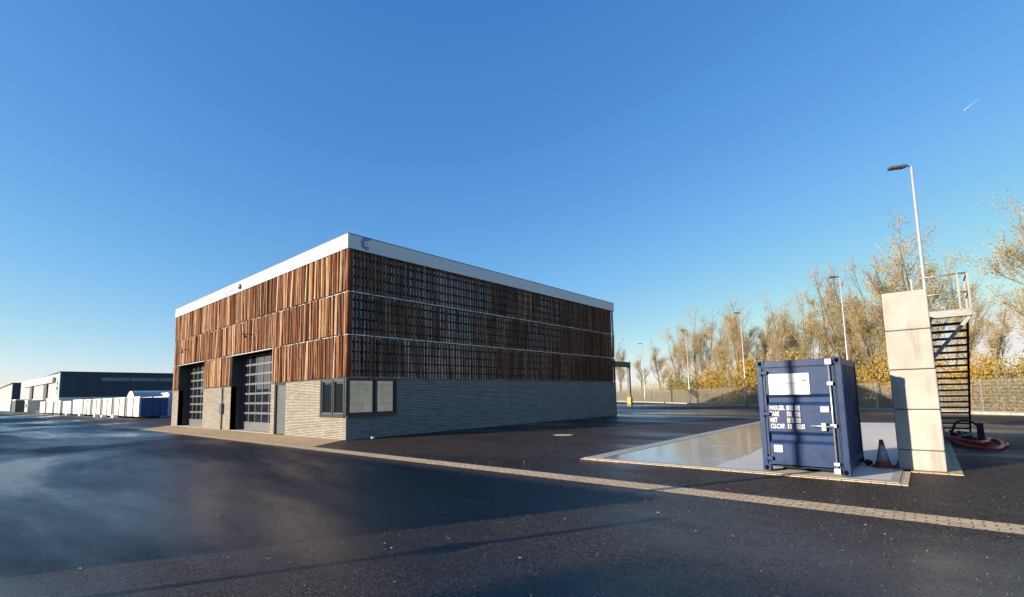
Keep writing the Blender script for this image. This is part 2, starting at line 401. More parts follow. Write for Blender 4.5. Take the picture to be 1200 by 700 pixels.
# slab: clinker edge, concrete rim, wet floor
mb = MB()
mb.box(1.30, -16.36, -.02, 1.44, -9.9, .012); mb.box(1.44, -16.36, -.02, 3.2, -16.24, .012)
tag(mb.build('slab_edging', M['kerb']), kind='structure')
mb = MB()
mb.box(1.44, -16.24, -.02, 1.62, -9.9, .022); mb.box(1.62, -10.35, -.02, 19., -9.9, .022); mb.box(18.6, -16.1, -.02, 19., -10.35, .022)
mb.box(1.62, -16.24, -.02, 3.2, -16.1, .022)
tag(mb.build('slab_rim', M['edge'], bevel=.006), kind='structure')
mb = MB(); mb.poly([(1.62, -16.1), (18.6, -16.1), (18.6, -10.35), (1.62, -10.35)], .014)
tag(mb.build('slab_floor', M['slab']), kind='structure')
mb = MB(); mb.box(3.2, -17.12, -.02, 17., -16.9, .012); mb.box(3.02, -17.12, -.02, 3.2, -16.24, .012)
tag(mb.build('wall_edging', M['kerb']), kind='structure')
# raised kerb in front of the fence
mb = MB()
for k in range(-40, 100):
    a = fence_pt(k, -1.35); b = fence_pt(k+.985, -1.35); a2 = fence_pt(k, -1.1); b2 = fence_pt(k+.985, -1.1)
    mb.prism([a, a2, b2, b], -.03, .14)
tag(mb.build('yard_kerb', M['edge'], bevel=.01), kind='structure')
# sand spill
mb = MB(); pts = []
for k in range(18):
    a = 2*pi*k/18; r = 1 + random.uniform(-.2, .2); pts.append((6.95 + .45*r*cos(a) + .1, -5.35 + .42*r*sin(a)))
cx = 6.95; vs = [(cx, -5.35, .03)] + [(p[0], p[1], .004) for p in pts]
mb.add(vs, [(0, k+1, (k+1) % 18+1) for k in range(18)], True)
tag(mb.build('sand_spill', M['sand']), 'small patch of pale sand spilled on the dark asphalt yard', 'sand', kind='stuff')
# fallen leaves and grit
mb = MB()
for k in range(1100):
    x = random.uniform(-9, 14); y = random.uniform(-18, 2)
    if 1.2 < x and y < -9.8 and random.random() < .8: continue
    if x > .9 and y > .9: continue
    s = random.uniform(.006, .017); a = random.uniform(0, 6.28)
    z = .006 if x < 1.2 or y > -9.8 else .03
    vs = [(x+s*cos(a+q*pi/2)*(1 if q % 2 else 1.7), y+s*sin(a+q*pi/2)*(1 if q % 2 else 1.7), z+random.uniform(.0, .014)) for q in range(4)]
    mb.add(vs, [(0, 1, 2, 3)])
for k in range(4200):
    x = random.uniform(-8, 6); y = random.uniform(-18, -4)
    if 1.2 < x and y < -9.8: continue
    if x > .9 and y > .9: continue
    q = random.uniform(.002, .0055); a = random.uniform(0, 6.28)
    mb.add([(x+q*cos(a), y+q*sin(a), .001), (x+q*cos(a+2.1), y+q*sin(a+2.1), .001), (x+q*cos(a+4.2), y+q*sin(a+4.2), .001), (x, y, .001+q*1.5)], [(0, 1, 3), (1, 2, 3), (2, 0, 3)])
tag(mb.build('leaf_litter', M['leaf_litter']), 'tiny fallen leaves and grit scattered over the asphalt', 'leaves', kind='stuff')

# ------------------------------------------------------------------ main building
X0, Y0, X1, Y1 = 1.14, 1.12, 23.5, 25.1
B = root('workshop_hall', (12.3, 13.1, 0), 'brown workshop hall clad in split wooden poles over grey brick with a white roof edge', 'building')
def fb(mb, side, u0, u1, v0, v1, d0, d1):
    """box on a facade: side L faces -x (u=y), side R faces -y (u=x), d = outward distance"""
    if side == 'L': return mb.box(X0-d0, u0, v0, X0-d1, u1, v1)
    return mb.box(u0, Y0-d0, v0, u1, Y0-d1, v1)
BT = 2.5
wall = MB()
for u0, u1, v0, v1 in [(Y0, 3.2, 0, .95), (3.2, 6.62, 0, BT), (7.86, 8.3, 0, BT), (13.7, 18.4, 0, BT), (23.7, Y1, 0, BT)]:
    fb(wall, 'L', u0, u1, v0, v1, -.3, 0)
for u0, u1, v0, v1 in [(X0+.3, 3.58, 0, .95), (3.58, X1, 0, BT)]: fb(wall, 'R', u0, u1, v0, v1, -.3, 0)
wall.box(X1-.3, Y0+.3, 0, X1, Y1, BT); wall.box(X0+.3, Y1-.3, 0, X1-.3, Y1, BT)
wall = wall.build('brick_wall', M['brick'], B)
for u0, u1 in [(3.25, 8.28), (13.72, 18.38), (23.72, Y1)]: fb(MB(), 'L', u0, u1, BT, BT+.035, -.28, .03).build('wall_coping', M['dark_metal'], B)
fb(MB(), 'R', 3.62, X1, BT, BT+.035, -.28, .03).build('wall_coping', M['dark_metal'], B)
# sheet behind the poles
bk = MB()
for u0, u1, v0, v1 in [(Y0+.2, Y1-.2, 4.33, 7.95), (Y0+.2, 8.25, BT+.04, 4.33), (13.75, 18.35, BT+.04, 4.33), (23.75, Y1-.2, BT+.04, 4.33)]:
    fb(bk, 'L', u0, u1, v0, v1, -.26, -.2)
fb(bk, 'R', X0+.27, X1-.2, BT+.04, 7.95, -.26, -.2)
bk.box(X1-.26, Y0+.27, BT, X1-.2, Y1-.2, 7.95); bk.box(X0+.3, Y1-.26, BT, X1-.27, Y1-.2, 7.95)
bk.build('facade_sheet', M['backing'], B)
rf = MB().box(X0+.05, Y0+.05, 8.3, X1-.05, Y1-.05, 8.42).build('roof', M['dark_metal'], B)
# rails and flashings
for (z0, z1) in ((2.54, 4.29), (4.33, 6.10), (6.14, 7.93)):
    for q in (.16, .39, .62, .85):
        z = z0 + (z1-z0)*q
        fb(MB(), 'R', X0+.2, X1-.15, z-.024, z+.024, -.17, -.10).build('cladding_rail', M['black'], B)
        for u0, u1 in ([(Y0+.1, Y1-.1)] if z0 > 4.3 else [(Y0+.1, 8.25), (13.75, 18.35), (23.75, Y1-.1)]):
            fb(MB(), 'L', u0, u1, z-.024, z+.024, -.17, -.10).build('cladding_rail', M['black'], B)
for z in (4.31, 6.12):
    fb(MB(), 'R', X0+.02, X1, z-.013, z+.013, -.19, .004).build('flashing', M['ledge'], B)
    fb(MB(), 'L', Y0+.02, Y1, z-.011, z+.011, -.19, -.045).build('flashing', M['ledge'], B)
for u0, u1 in ((8.26, 13.74), (18.36, 23.74)): fb(MB(), 'L', u0, u1, 4.262, 4.294, -.72, .06).build('door_lintel', M['ledge'], B)
# split-pole panels
def poles(name, side, segs, z0, z1, gap):
    mb = MB()
    for u0, u1 in segs:
        u = u0
        while u < u1 - .06:
            wdt = random.choice([random.uniform(.07, .11), random.uniform(.10, .15), random.uniform(.13, .20)])
            if side == 'R': wdt = random.choice((random.uniform(.095, .12), random.uniform(.10, .115), random.uniform(.085, .14)))
            wdt = min(wdt, u1 - u)
            t = min(.15, wdt*random.uniform(.85, 1.15)) if side == 'L' else random.uniform(.07, .088); g_ = random.uniform(*gap)
            uc = u + wdt/2; dc = random.uniform(.035, .06) - t/2
            n = random.choice((5, 6, 7)); ph = random.uniform(0, 6.28)
            ring = []
            for k in range(n):
                a = ph + 2*pi*(k+random.uniform(-.22, .22))/n; r = random.uniform(.82, 1.12)
                ring.append((cos(a)*wdt/2*r, sin(a)*t/2*r))
            zb = z0 + random.uniform(-.022, .03); zt = z1 + random.uniform(-.035, .022)
            lv = 5; kk = 1. if side == 'L' else .45; lean = random.gauss(0, .012)*kk; bow = random.gauss(0, .010)*kk; dl = random.gauss(0, .012); tap = random.uniform(-.1, .1)
            vs = []; fs = []
            for i in range(lv):
                q = i/(lv-1); z = zb + (zt-zb)*q
                s = 1 + tap*(q-.5); ou = lean*(q-.5)*2 + bow*(1-(2*q-1)**2) + random.gauss(0, .003); od = dl*(q-.5)*2
                for (a, d) in ring:
                    uu = uc + ou + a*s; dd = dc + od + d*s
                    vs.append((X0-dd, uu, z) if side == 'L' else (uu, Y0-dd, z))
            for i in range(lv-1):
                for k in range(n):
                    f = (i*n+k, i*n+(k+1) % n, (i+1)*n+(k+1) % n, (i+1)*n+k)
                    fs.append(f if side == 'R' else f[::-1])
            fs.append(tuple((lv-1)*n+k for k in range(n))); fs.append(tuple(range(n-1, -1, -1)))
            mb.col = min(1, max(0, random.gauss(.5, .2) if side == 'L' else random.gauss(.35, .10)))  # same wood on both sides, tinted darker on R as painted shade
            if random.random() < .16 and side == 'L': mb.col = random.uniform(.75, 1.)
            mb.add(vs, fs); u += wdt + g_
    o = mb.build(name, M['wood'], B, attr=True)
    return o
GL, GR = (.025, .09), (.070, .086)
tiers = [(2.55, 4.285), (4.335, 6.095), (6.145, 7.94)]
for i, (z0, z1) in enumerate(tiers):
    seg = [(Y0+.10, Y1-.02)] if i else [(Y0+.10, 8.26), (13.74, 18.36), (23.74, Y1-.02)]
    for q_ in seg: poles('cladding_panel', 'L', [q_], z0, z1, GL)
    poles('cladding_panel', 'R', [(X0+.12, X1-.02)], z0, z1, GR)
    cpst = MB(); cpst.col = .45
    cpst.tube([(X0+.04, Y0+.03, z0), (X0+.035, Y0+.035, (z0+z1)/2), (X0+.04, Y0+.03, z1)], [.10, .105, .10], 9)
    cpst.build('corner_pole', M['wood'], B, attr=True)
    # plain board cladding on the two rear sides
    bb = MB(); bb.col = .4
    u = Y0+.2
    while u < Y1-.2:
        ww = random.uniform(.1, .2); bb.col = random.gauss(.45, .15); bb.box(X1-.2, u, z0, X1-.02, min(u+ww, Y1-.1), z1); u += ww+.04
    u = X0+.2
    while u < X1-.2:
        ww = random.uniform(.1, .2); bb.col = random.gauss(.45, .15); bb.box(u, Y1-.2, z0, min(u+ww, X1-.25), Y1-.02, z1); u += ww+.04
    bb.build('rear_cladding', M['wood'], B, attr=True)
# white roof edge in sheets
fs_ = MB(); FO = .065; zf0, zf1 = 7.94, 8.555
def runs(a, b, step):
    n = max(1, round((b-a)/step)); return [(a+(b-a)*i/n, a+(b-a)*(i+1)/n-.006) for i in range(n)]
for a, b in runs(Y0-FO, Y1+.02, 6.): fb(fs_, 'L', a, b, zf0, zf1, -.12, FO)
for a, b in runs(X0+.12, X1+.1, 5.6): fb(fs_, 'R', a, b, zf0, zf1, -.12, FO)
fs_.box(X1-.02, Y0+.12, zf0, X1+.1, Y1-.1, zf1); fs_.box(X0+.12, Y1-.1, zf0, X1+.1, Y1+.02, zf1)
fs_ = fs_.build('roof_edge', M['fascia'], B, bevel=.004, seg=1)
cap = MB()
fb(cap, 'L', Y0-FO-.012, Y1+.03, zf1, zf1+.03, -.16, FO+.012); fb(cap, 'R', X0+.16, X1+.11, zf1, zf1+.03, -.16, FO+.012)
cap.box(X1-.06, Y0+.16, zf1, X1+.112, Y1-.15, zf1+.03); cap.box(X0+.16, Y1-.15, zf1, X1+.112, Y1+.03, zf1+.03)
cap.build('roof_edge_cap', M['grey_metal'], B)
# logo: two open blue rings and a grey dot, on the right hand roof edge
lg = MB(); lc = (1.97, Y0-FO-.004, 8.295)
for r0, r1, a0, a1 in ((.235, .275, 50, 292), (.150, .192, 62, 300)):
    K = 40; vs = []; fs = []
    for k in range(K+1):
        a = radians(a0 + (a1-a0)*k/K)
        for r in (r0, r1):
            for dy in (0, -.012): vs.append((lc[0]+r*cos(a), lc[1]+dy, lc[2]+r*sin(a)))
    for k in range(K):
        i = 4*k; j = i+4
        fs += [(i+1, i+3, j+3, j+1), (i, i+1, j+1, j), (i+2, j+2, j+3, i+3)]
    lg.add(vs, fs)
lg = lg.build('logo_ring', M['blue_logo'], fs_)
MB().tube([(lc[0], lc[1], lc[2]), (lc[0], lc[1]-.012, lc[2])], .032, 12).build('logo_dot', M['sign_grey'], fs_)
# lamp and two boxes added for grey marks on the left roof edge
xf = X0-FO
MB().tube([(xf, 12.64, 8.2), (xf-.10, 12.64, 8.2)], [.17, .13], 14).build('bulkhead_lamp', M['lamp_head'], B)
for yy, zz in ((14.2, 8.24), (14.85, 8.16)):
    MB().box(xf, yy-.11, zz-.10, xf-.035, yy+.11, zz+.10).build('grey_mark_box', M['skip_grey'], B, bevel=.01)
# sectional doors
def sect_door(u0, u1, h):
    d = -.66
    fr = MB()
    fb(fr, 'L', u1, u1+.05, 0, h+.02, d-.06, -.012); fb(fr, 'L', u0-.05, u0, 0, h+.02, d-.06, -.012)
    fb(fr, 'L', u0, u1, h-.0, h+.05, d-.06, -.08)
    fo = fr.build('door_recess', M['dark_metal'], B)
    th = MB(); fb(th, 'L', u0, u1, 0, .03, d-.06, -.02); th.build('threshold', M['edge'], fo)
    rows, cols = 8, 6
    dm = MB(); gl = MB()
    fb(dm, 'L', u0, u1, .03, .42, d-.05, d)
    zs = [.42 + (h-.42)*i/(rows-1) for i in range(rows)]
    for i, z in enumerate(zs):
        fb(dm, 'L', u0, u1, z-.055, z+.055 if i < rows-1 else z, d-.045, d+.006)
    for k in range(cols+1):
        u = u0 + (u1-u0)*k/cols
        fb(dm, 'L', max(u0, u-.035), min(u1, u+.035), .42, h, d-.05, d+.002)
    do = dm.build('sectional_door', M['rail_metal'], B)
    for i in range(rows-1):
        for k in range(cols):
            ua = u0+(u1-u0)*k/cols; ub = u0+(u1-u0)*(k+1)/cols
            fb(gl, 'L', ua+.035, ub-.035, zs[i]+.055, zs[i+1]-.055, d-.05, d-.022)
    gl.build('door_glass', M['glass'], do)
    sp = MB(); sp.bar((X0-d-.07, u0+.45, .75), (X0-d-.07, u0+.45, .95), .03, .03); sp.build('door_handle', M['galv'], do)
sect_door(8.3, 13.7, 4.262); sect_door(18.4, 23.7, 4.262)
# entry door
fr = MB(); fb(fr, 'L', 6.62, 6.70, 0, BT, -.2, -.03); fb(fr, 'L', 7.78, 7.86, 0, BT, -.2, -.03); fb(fr, 'L', 6.70, 7.78, BT-.09, BT, -.2, -.03)
ef = fr.build('entry_door_frame', M['dark_metal'], B)
ed = MB(); fb(ed, 'L', 6.70, 7.78, .02, BT-.09, -.16, -.10); ed = ed.build('entry_door', M['grey_metal'], B, bevel=.006)
hd = MB(); hd.tube([(X0+.10, 6.83, 1.05), (X0+.03, 6.83, 1.05), (X0+.03, 6.96, 1.05)], .013, 8); hd.build('door_handle', M['galv'], ed)
# corner window
def window(side, u0, u1, v0, v1, splits, glass, deep=.05):
    f = MB(); fw = .085
    fb(f, side, u0, u1, v0, v0+fw, -.18, deep); fb(f, side, u0, u1, v1-fw, v1, -.18, deep)
    ed = [u0] + splits + [u1]
    for i, e in enumerate(ed):
        a = e if i == 0 else (e-fw if i == len(ed)-1 else e-fw/2)
        fb(f, side, a, a+fw, v0+fw, v1-fw, -.18, deep-.004)
    fo = f.build('window_frame', M['dark_metal'], B)
    for i in range(len(ed)-1):
        a = ed[i] + (fw if i == 0 else fw/2); b = ed[i+1] - (fw if i == len(ed)-2 else fw/2)
        s = MB(); q = .05
        fb(s, side, a, b, v0+fw, v0+fw+q, -.1, .012); fb(s, side, a, b, v1-fw-q, v1-fw, -.1, .012)
        fb(s, side, a, a+q, v0+fw+q, v1-fw-q, -.1, .010); fb(s, side, b-q, b, v0+fw+q, v1-fw-q, -.1, .010)
        s.build('sash', M['dark_metal' if side == 'R' else 'grey_metal'], fo)
        p = MB(); fb(p, side, a+q, b-q, v0+fw+q, v1-fw-q, -.09, -.045); p.build('window_pane', M[glass], fo)
    si = MB(); fb(si, side, u0-.02 if side == 'L' else u0+.0, u1+.03, v0-.05, v0, -.1, .09); si.build('window_sill', M['dark_metal'], fo)
window('L', Y0+.10, 3.2, .955, BT+.03, [2.18], 'glass')
window('R', X0+.02, 3.58, .955, BT+.03, [2.50], 'glass_mirror', .06)
MB().box(X0-.03, Y0-.03, .955, X0+.018, Y0+.095, BT+.03).build('window_corner_post', M['dark_metal'], B)
# downpipe with box, dark tubes shaped as shadow lines above the doors
xw = X0-.05
dp = MB().tube([(xw, 14.9, .02), (xw, 14.9, 2.48)], .035, 10).build('downpipe', M['dark_metal'], B)
MB().box(X0-.001, 14.70, .95, X0-.16, 15.02, 1.55).build('meter_box', M['grey_metal'], B, bevel=.01)
for yy in (12.0, 22.9):
    o = MB(); pts = [(X0-.02, yy, 5.36), (X0-.22, yy-.15, 5.40), (X0-.40, yy-.7, 5.40), (X0-.46, yy-1.15, 5.33), (X0-.47, yy-1.35, 5.16)]
    o.tube(pts, .022, 8); o = o.build('shadow_line', M['blackplastic'], B)
    MB().lathe([(.03, .08), (.05, .04), (.11, -.06), (.10, -.065)], (X0-.47, yy-1.37, 5.1), 14).build('shadow_line_end', M['blackplastic'], o)

# ------------------------------------------------------------------ blue container
cx0, cx1, cy0, cy1, ch = 1.65, 4.07, -15.55, -14.07, 2.25
Cn = root('small_container', (2.86, -14.81, .022), 'small blue steel shipping container standing on the wet concrete slab', 'container')
zb = .03
fr = MB(); pw = .11
for x in (cx0, cx1-pw):
    for y in (cy0, cy1-pw): fr.box(x+.005, y+.005, zb+.1, x+pw-.005, y+pw-.005, ch-.12)
for y in (cy0+.01, cy1-pw+.01):
    fr.box(cx0+pw, y, zb+.10, cx1-pw, y+.09, zb+.22); fr.box(cx0+pw, y, ch-.14, cx1-pw, y+.09, ch-.02)
fr.box(cx0+.012, cy0+pw, ch-.16, cx0+.10, cy1-pw, ch-.015); fr.box(cx1-.10, cy0+pw, ch-.16, cx1-.012, cy1-pw, ch-.015)
fr.box(cx0+.012, cy0+pw, zb+.09, cx0+.10, cy1-pw, zb+.17); fr.box(cx1-.10, cy0+pw, zb+.09, cx1-.012, cy1-pw, zb+.17)
fr.build('container_frame', M['cblue'], Cn, bevel=.008)
fl_ = MB().box(cx0+.1, cy0+.1, zb+.12, cx1-.1, cy1-.1, zb+.18); fl_.build('container_floor', M['black'], Cn)
MB().box(cx0+.05, cy0+.05, ch-.06, cx1-.05, cy1-.05, ch-.03).build('container_roof', M['cblue'], Cn)
cs = .15
for x in (cx0, cx1-cs):
    for y in (cy0, cy1-cs):
        for z in (zb, ch-.125):
            c_ = MB().box(x, y, z, x+cs, y+cs, z+.125).build('corner_casting', M['cblue'], Cn, bevel=.008)
            fx = x-.001 if x == cx0 else x+cs+.001
            h = MB(); pts = [(fx, y+cs/2+.040*cos(a), z+.062+.046*sin(a)) for a in [2*pi*k/14 for k in range(14)]]
            sgn = 1 if x == cx0 else -1
            h.add(pts, [tuple(range(14))]); h.build('casting_hole', M['black'], c_); h = MB()
            fy = y-.001 if y == cy0 else y+cs+.001
            h.add([(x+cs/2+.036*cos(a), fy, z+.062+.034*sin(a)) for a in [2*pi*k/14 for k in range(14)]], [tuple(range(14))])
            h.build('casting_hole', M['black'], c_)
def corrugated(axis, a0, a1, z0, z1, pos, sgn, pitch=.24, dep=.05):
    mb = MB(); prof = []
    a = a0
    while a < a1 - .01:
        for q, d in ((0, 0), (.36, 0), (.5, dep), (.86, dep)): prof.append((min(a1, a+pitch*q), d))
        a += pitch
    prof.append((a1, 0)); vs = []
    for (q, d) in prof:
        p = pos + sgn*d
        for z in (z0, z1): vs.append((q, p, z) if axis == 'x' else (p, q, z))
    mb.add(vs, [(2*i, 2*i+2, 2*i+3, 2*i+1) for i in range(len(prof)-1)]); return mb
corrugated('x', cx0+.1, cx1-.1, zb+.2, ch-.12, cy0+.02, 1).build('side_panel', M['cblue'], Cn)
corrugated('x', cx0+.1, cx1-.1, zb+.2, ch-.12, cy1-.02, -1).build('side_panel', M['cblue'], Cn)
corrugated('y', cy0+.1, cy1-.1, zb+.15, ch-.12, cx1-.03, -1).build('end_panel', M['cblue'], Cn)
# door with two recessed channels
dy0, dy1 = cy0+.135, cy1-.125
prof = [(1.675, .165), (1.675, .58), (1.728, .645), (1.728, .745), (1.675, .815), (1.675, 1.335), (1.728, 1.40), (1.728, 1.49), (1.675, 1.555), (1.675, 2.085)]
d = MB(); iy0, iy1 = dy0+.09, dy1-.025
vs = []; 
for x, z in prof: vs += [(x, iy0, z), (x, iy1, z)]
d.add(vs, [(2*i, 2*i+2, 2*i+3, 2*i+1) for i in range(len(prof)-1)])
d.box(1.66, dy0, .165, 1.74, iy0, 2.085); d.box(1.66, iy1, .165, 1.74, dy1, 2.085)
d.box(1.662, iy0, .140, 1.74, iy1, .165); d.box(1.662, iy0, 2.085, 1.74, iy1, 2.11)
door = d.build('container_door', M['cblue'], Cn)
gk = MB(); gk.box(1.672, dy1, .15, 1.70, dy1+.022, 2.1); gk.box(1.672, dy0-.022, .15, 1.70, dy0, 2.1); gk.box(1.672, dy0, .125, 1.70, dy1, .139); gk.box(1.672, dy0, 2.111, 1.70, dy1, 2.125)
gk.build('door_gasket', M['blackplastic'], door)
for z in (2.0, 1.17, .28):
    h = MB(); h.box(1.615, dy1-.075, z-.035, 1.66, dy1+.07, z+.035); h.tube([(1.625, dy1+.03, z-.07), (1.625, dy1+.03, z+.07)], .016, 8)
    h.build('hinge', M['cblue'], door, bevel=.006)
rd = MB(); yr = -15.345; rd.tube([(1.628, yr, .10), (1.628, yr, 2.18)], .0175, 10)
for z in (.24, .95, 1.75): rd.box(1.60, yr-.045, z-.03, 1.659, yr+.045, z+.03)
for z in (.115, 2.165): rd.box(1.595, yr-.05, z-.05, 1.655, yr+.05, z+.05)
rod = rd.build('lock_rod', M['galv'], door)
hn = MB(); hn.tube([(1.605, yr, .93), (1.595, yr+.14, .935), (1.60, -14.98, .945)], [.02, .017, .014], 8); hn.box(1.60, yr+.12, .86, 1.66, yr+.19, 1.0); hn.build('lock_handle', M['galv'], rod)
MB().box(1.640, -15.295, 1.20, 1.674, -15.15, 1.315).build('lock_plate', M['skip_grey'], door, bevel=.008)
sg = MB().box(1.664, -15.0, 1.55, 1.674, -14.285, 1.968).build('sign_board', M['sign_white'], door)
XA, YA = (0, -1, 0), (0, 0, 1)
text_obj('sign_text', 'OVO Service B.V.', .068, (1.662, -14.40, 1.755), XA, YA, M['sign_grey'], sg)
text_obj('sign_text', 'container verhuur', .030, (1.662, -14.52, 1.70), XA, YA, M['sign_grey'], sg)
mk = MB(); 
for yy, zz in ((-14.355, 1.735), (-14.33, 1.775)):
    K = 16
    for k in range(K):
        a = 2*pi*k/K; b = 2*pi*(k+1)/K
        mk.add([(1.663, yy-r*cos(t)*.022, zz+r*sin(t)*.03) for r, t in ((.75, a), (1, a), (1, b), (.75, b))], [(0, 1, 2, 3)])
mk.build('sign_emblem', M['sign_grey'], sg)
MB().box(1.6625, -14.955, 1.80, 1.6637, -14.885, 1.838).build('sign_mark', M['sign_red'], sg)
MB().box(1.6625, -14.955, 1.757, 1.6637, -14.885, 1.766).build('sign_mark', M['sign_grey'], sg)
for k, (a, b, c_) in enumerate((('MAX.GR.', '3050', 'KG'), ('TARE', '790', 'KG'), ('NET', '2260', 'KG'), ('CU.CAP.', '7.0', 'CU.M'))):
    z = 1.245 - k*.122
    text_obj('door_marking', a, .125, (1.673, -14.265, z), XA, YA, M['sign_white'], door, sx=.56, bold=.003)
    text_obj('door_marking', b, .060, (1.673, -14.565, z+.045), XA, YA, M['sign_white'], door, bold=.002)
    text_obj('door_marking', b, .060, (1.673, -14.565, z-.005), XA, YA, M['sign_white'], door, bold=.002)
    text_obj('door_marking', c_, .060, (1.673, -14.72, z+.045), XA, YA, M['sign_white'], door, bold=.002)
    text_obj('door_marking', c_, .060, (1.673, -14.72, z-.005), XA, YA, M['sign_white'], door, bold=.002)
MB().box(1.669, -14.445, .405, 1.674, -14.295, .545).build('door_sticker', M['sign_white'], door)
# planks under the container
for k, (a, b) in enumerate(((-14.75, -14.35), (-15.35, -15.0))):
    o = MB().box(2.05, a, .015, 4.0, b, .12).build('timber_bearer', M['timber'], bevel=.006)
    tag(o, 'flat timber bearer under the blue container, %s' % ('beneath the hinge side' if k == 0 else 'beneath the lock rod side'), 'timber', 'timber bearers under the container')

# ------------------------------------------------------------------ concrete block wall
def block(name, x, y, z, L, Wd, H):
    r = MB(); r.box(x+.006, y+.006, z+.006, x+L-.006, y+Wd-.006, z+H-.006)
    return r.build(name, M['concrete'], bevel=.022, seg=2)
wy0 = -16.9; WW = .73
names_ = ['half height concrete block at the foot of the front stack beside the traffic cone',
          'concrete block second from the ground in the front stack of the block wall',
          'greyer middle block of the front stack, crossed by the top of the container shadow',
          'concrete block second from the top of the front stack, with a clean pale face',
          'topmost concrete block of the front stack, beside the platform railing']
for col in range(8):
    x = 3.27 + 1.6*col; z = .0
    for r_ in range(5):
        h = .4 if r_ == 0 else .8
        jx = random.uniform(-.012, .012) if col == 0 else 0
        o = block('concrete_block', x+jx, wy0 + (random.uniform(-.006, .006)), z, 1.6, WW, h)
        tag(o, names_[r_] if col == 0 else 'pale concrete block of the wall running back behind the front stack', 'concrete block', 'concrete blocks stacked as a wall')
        z += h
# ------------------------------------------------------------------ steel stair with platform
S = root('steel_staircase', (8.1, -17.35, 0), 'dark steel staircase and railed platform behind the stacked concrete blocks', 'staircase')
px0, px1, py0, py1, pz = 8.1, 9.4, -17.78, -16.93, 3.66
MB().box(px0+.03, py0, pz-.05, px1, py1, pz).build('platform_grating', M['steel_dark'], S)
MB().box(px0, py0, pz-.16, px0+.03, py1, pz+.02).build('platform_edge', M['galv_dull'], S)
for y in (py0, py1-.05): MB().box(px0+.03, y, pz-.22, px1, y+.05, pz-.05).build('platform_beam', M['steel_dark'], S)
MB().bar((8.14, -17.74, 3.47), (8.14, -16.93, 2.42), .06, .085).build('brace', M['galv_dull'], S)
rt = 4.64
rlb = MB(); rlb.tube([(px0, -16.62, rt), (px0, py0, rt), (px1, py0, rt)], .022, 8); rlb.build('handrail', M['galv_dull'], S)
rlb = MB(); rlb.tube([(px0, -16.62, rt-.5), (px0, py0, rt-.5), (px1, py0, rt-.5)], .018, 8); rlb.build('knee_rail', M['galv_dull'], S)
for (x, y, z) in ((px0, py0+.2, pz), (px0, py0, pz), (px1, py0, pz), (px0, -16.64, 3.6)): MB().box(x-.022, y-.022, z, x+.022, y+.022, rt).build('railing_post', M['galv_dull'], S)
for y in (py0+.02, py1-.02): MB().bar((9.4, y, pz-.12), (14.35, y, .06), .045, .20).build('stringer', M['steel_dark'], S)
NT = 18
for k in range(NT):
    q = (k+.8)/(NT+.6); x = 9.4+4.95*q; z = pz-.06-3.6*q
    MB().box(x-.125, py0+.05, z-.03, x+.125, py1-.05, z+.03).build('tread', M['steel_dark'], S)

# ------------------------------------------------------------------ hoses, cone, odds and ends
def smooth_path(pts, n=8):
    P = [Vector(p) for p in pts]; out = []
    for i in range(len(P)-1):
        p0 = P[max(i-1, 0)]; p1 = P[i]; p2 = P[i+1]; p3 = P[min(i+2, len(P)-1)]
        for k in range(n):
            t = k/n
            out.append(.5*((2*p1) + (p2-p0)*t + (2*p0-5*p1+4*p2-p3)*t*t + (3*p1-p0-3*p2+p3)*t**3))
    return out + [P[-1]]
hp = [(11.3, -17.1, .06), (9.6, -17.2, .07), (8.9, -17.3, .08), (8.3, -17.45, .06), (8.0, -17.65, .06), (7.95, -17.9, .06), (8.6, -18.08, .06), (9.8, -18.16, .07), (10.6, -18.1, .07), (10.2, -17.92, .12), (9.2, -17.86, .14), (8.6, -17.6, .15), (9.3, -17.3, .16), (11., -17.05, .08)]
tag(MB().tube(smooth_path(hp), .046, 10).build('hose', M['red_hose']), 'thick red hose lying in a loop on the asphalt behind the block wall', 'hose')
hp2 = [(11.6, -17.3, .05), (10., -17.5, .05), (9.0, -17.7, .05), (8.7, -17.95, .05), (9.4, -18.25, .05), (10.4, -18.2, .05), (10.9, -17.9, .05)]
tag(MB().tube(smooth_path(hp2), .035, 8).build('hose', M['red_hose']), 'thinner red hose coiled inside the loop of the thick red hose', 'hose')
hp3 = [(12.1, -17.2, .04), (12.2, -17.35, .45), (12.3, -17.6, .52), (12.2, -17.85, .38), (11.9, -17.95, .05), (11.4, -17.6, .04), (12.3, -17.4, .04), (13.0, -17.3, .05)]
tag(MB().tube(smooth_path(hp3), .035, 8).build('cable', M['blackplastic']), 'black cable arching up from the ground behind the red hose', 'cable')
hp4 = [(11.2, -17.15, .04), (11.9, -17.5, .06), (12.8, -17.4, .12), (13.3, -17.6, .05), (12.6, -17.7, .05), (11.8, -17.3, .10), (12.6, -17.2, .16)]
tag(MB().tube(smooth_path(hp4), .045, 8).build('hose', M['blackplastic']), 'dark hose heaped on the ground below the steel staircase', 'hose')
tag(MB().box(9.3, -17.82, .0, 9.42, -17.68, .62).build('post', M['blackplastic'], bevel=.01), 'short black post standing behind the red hose', 'post')

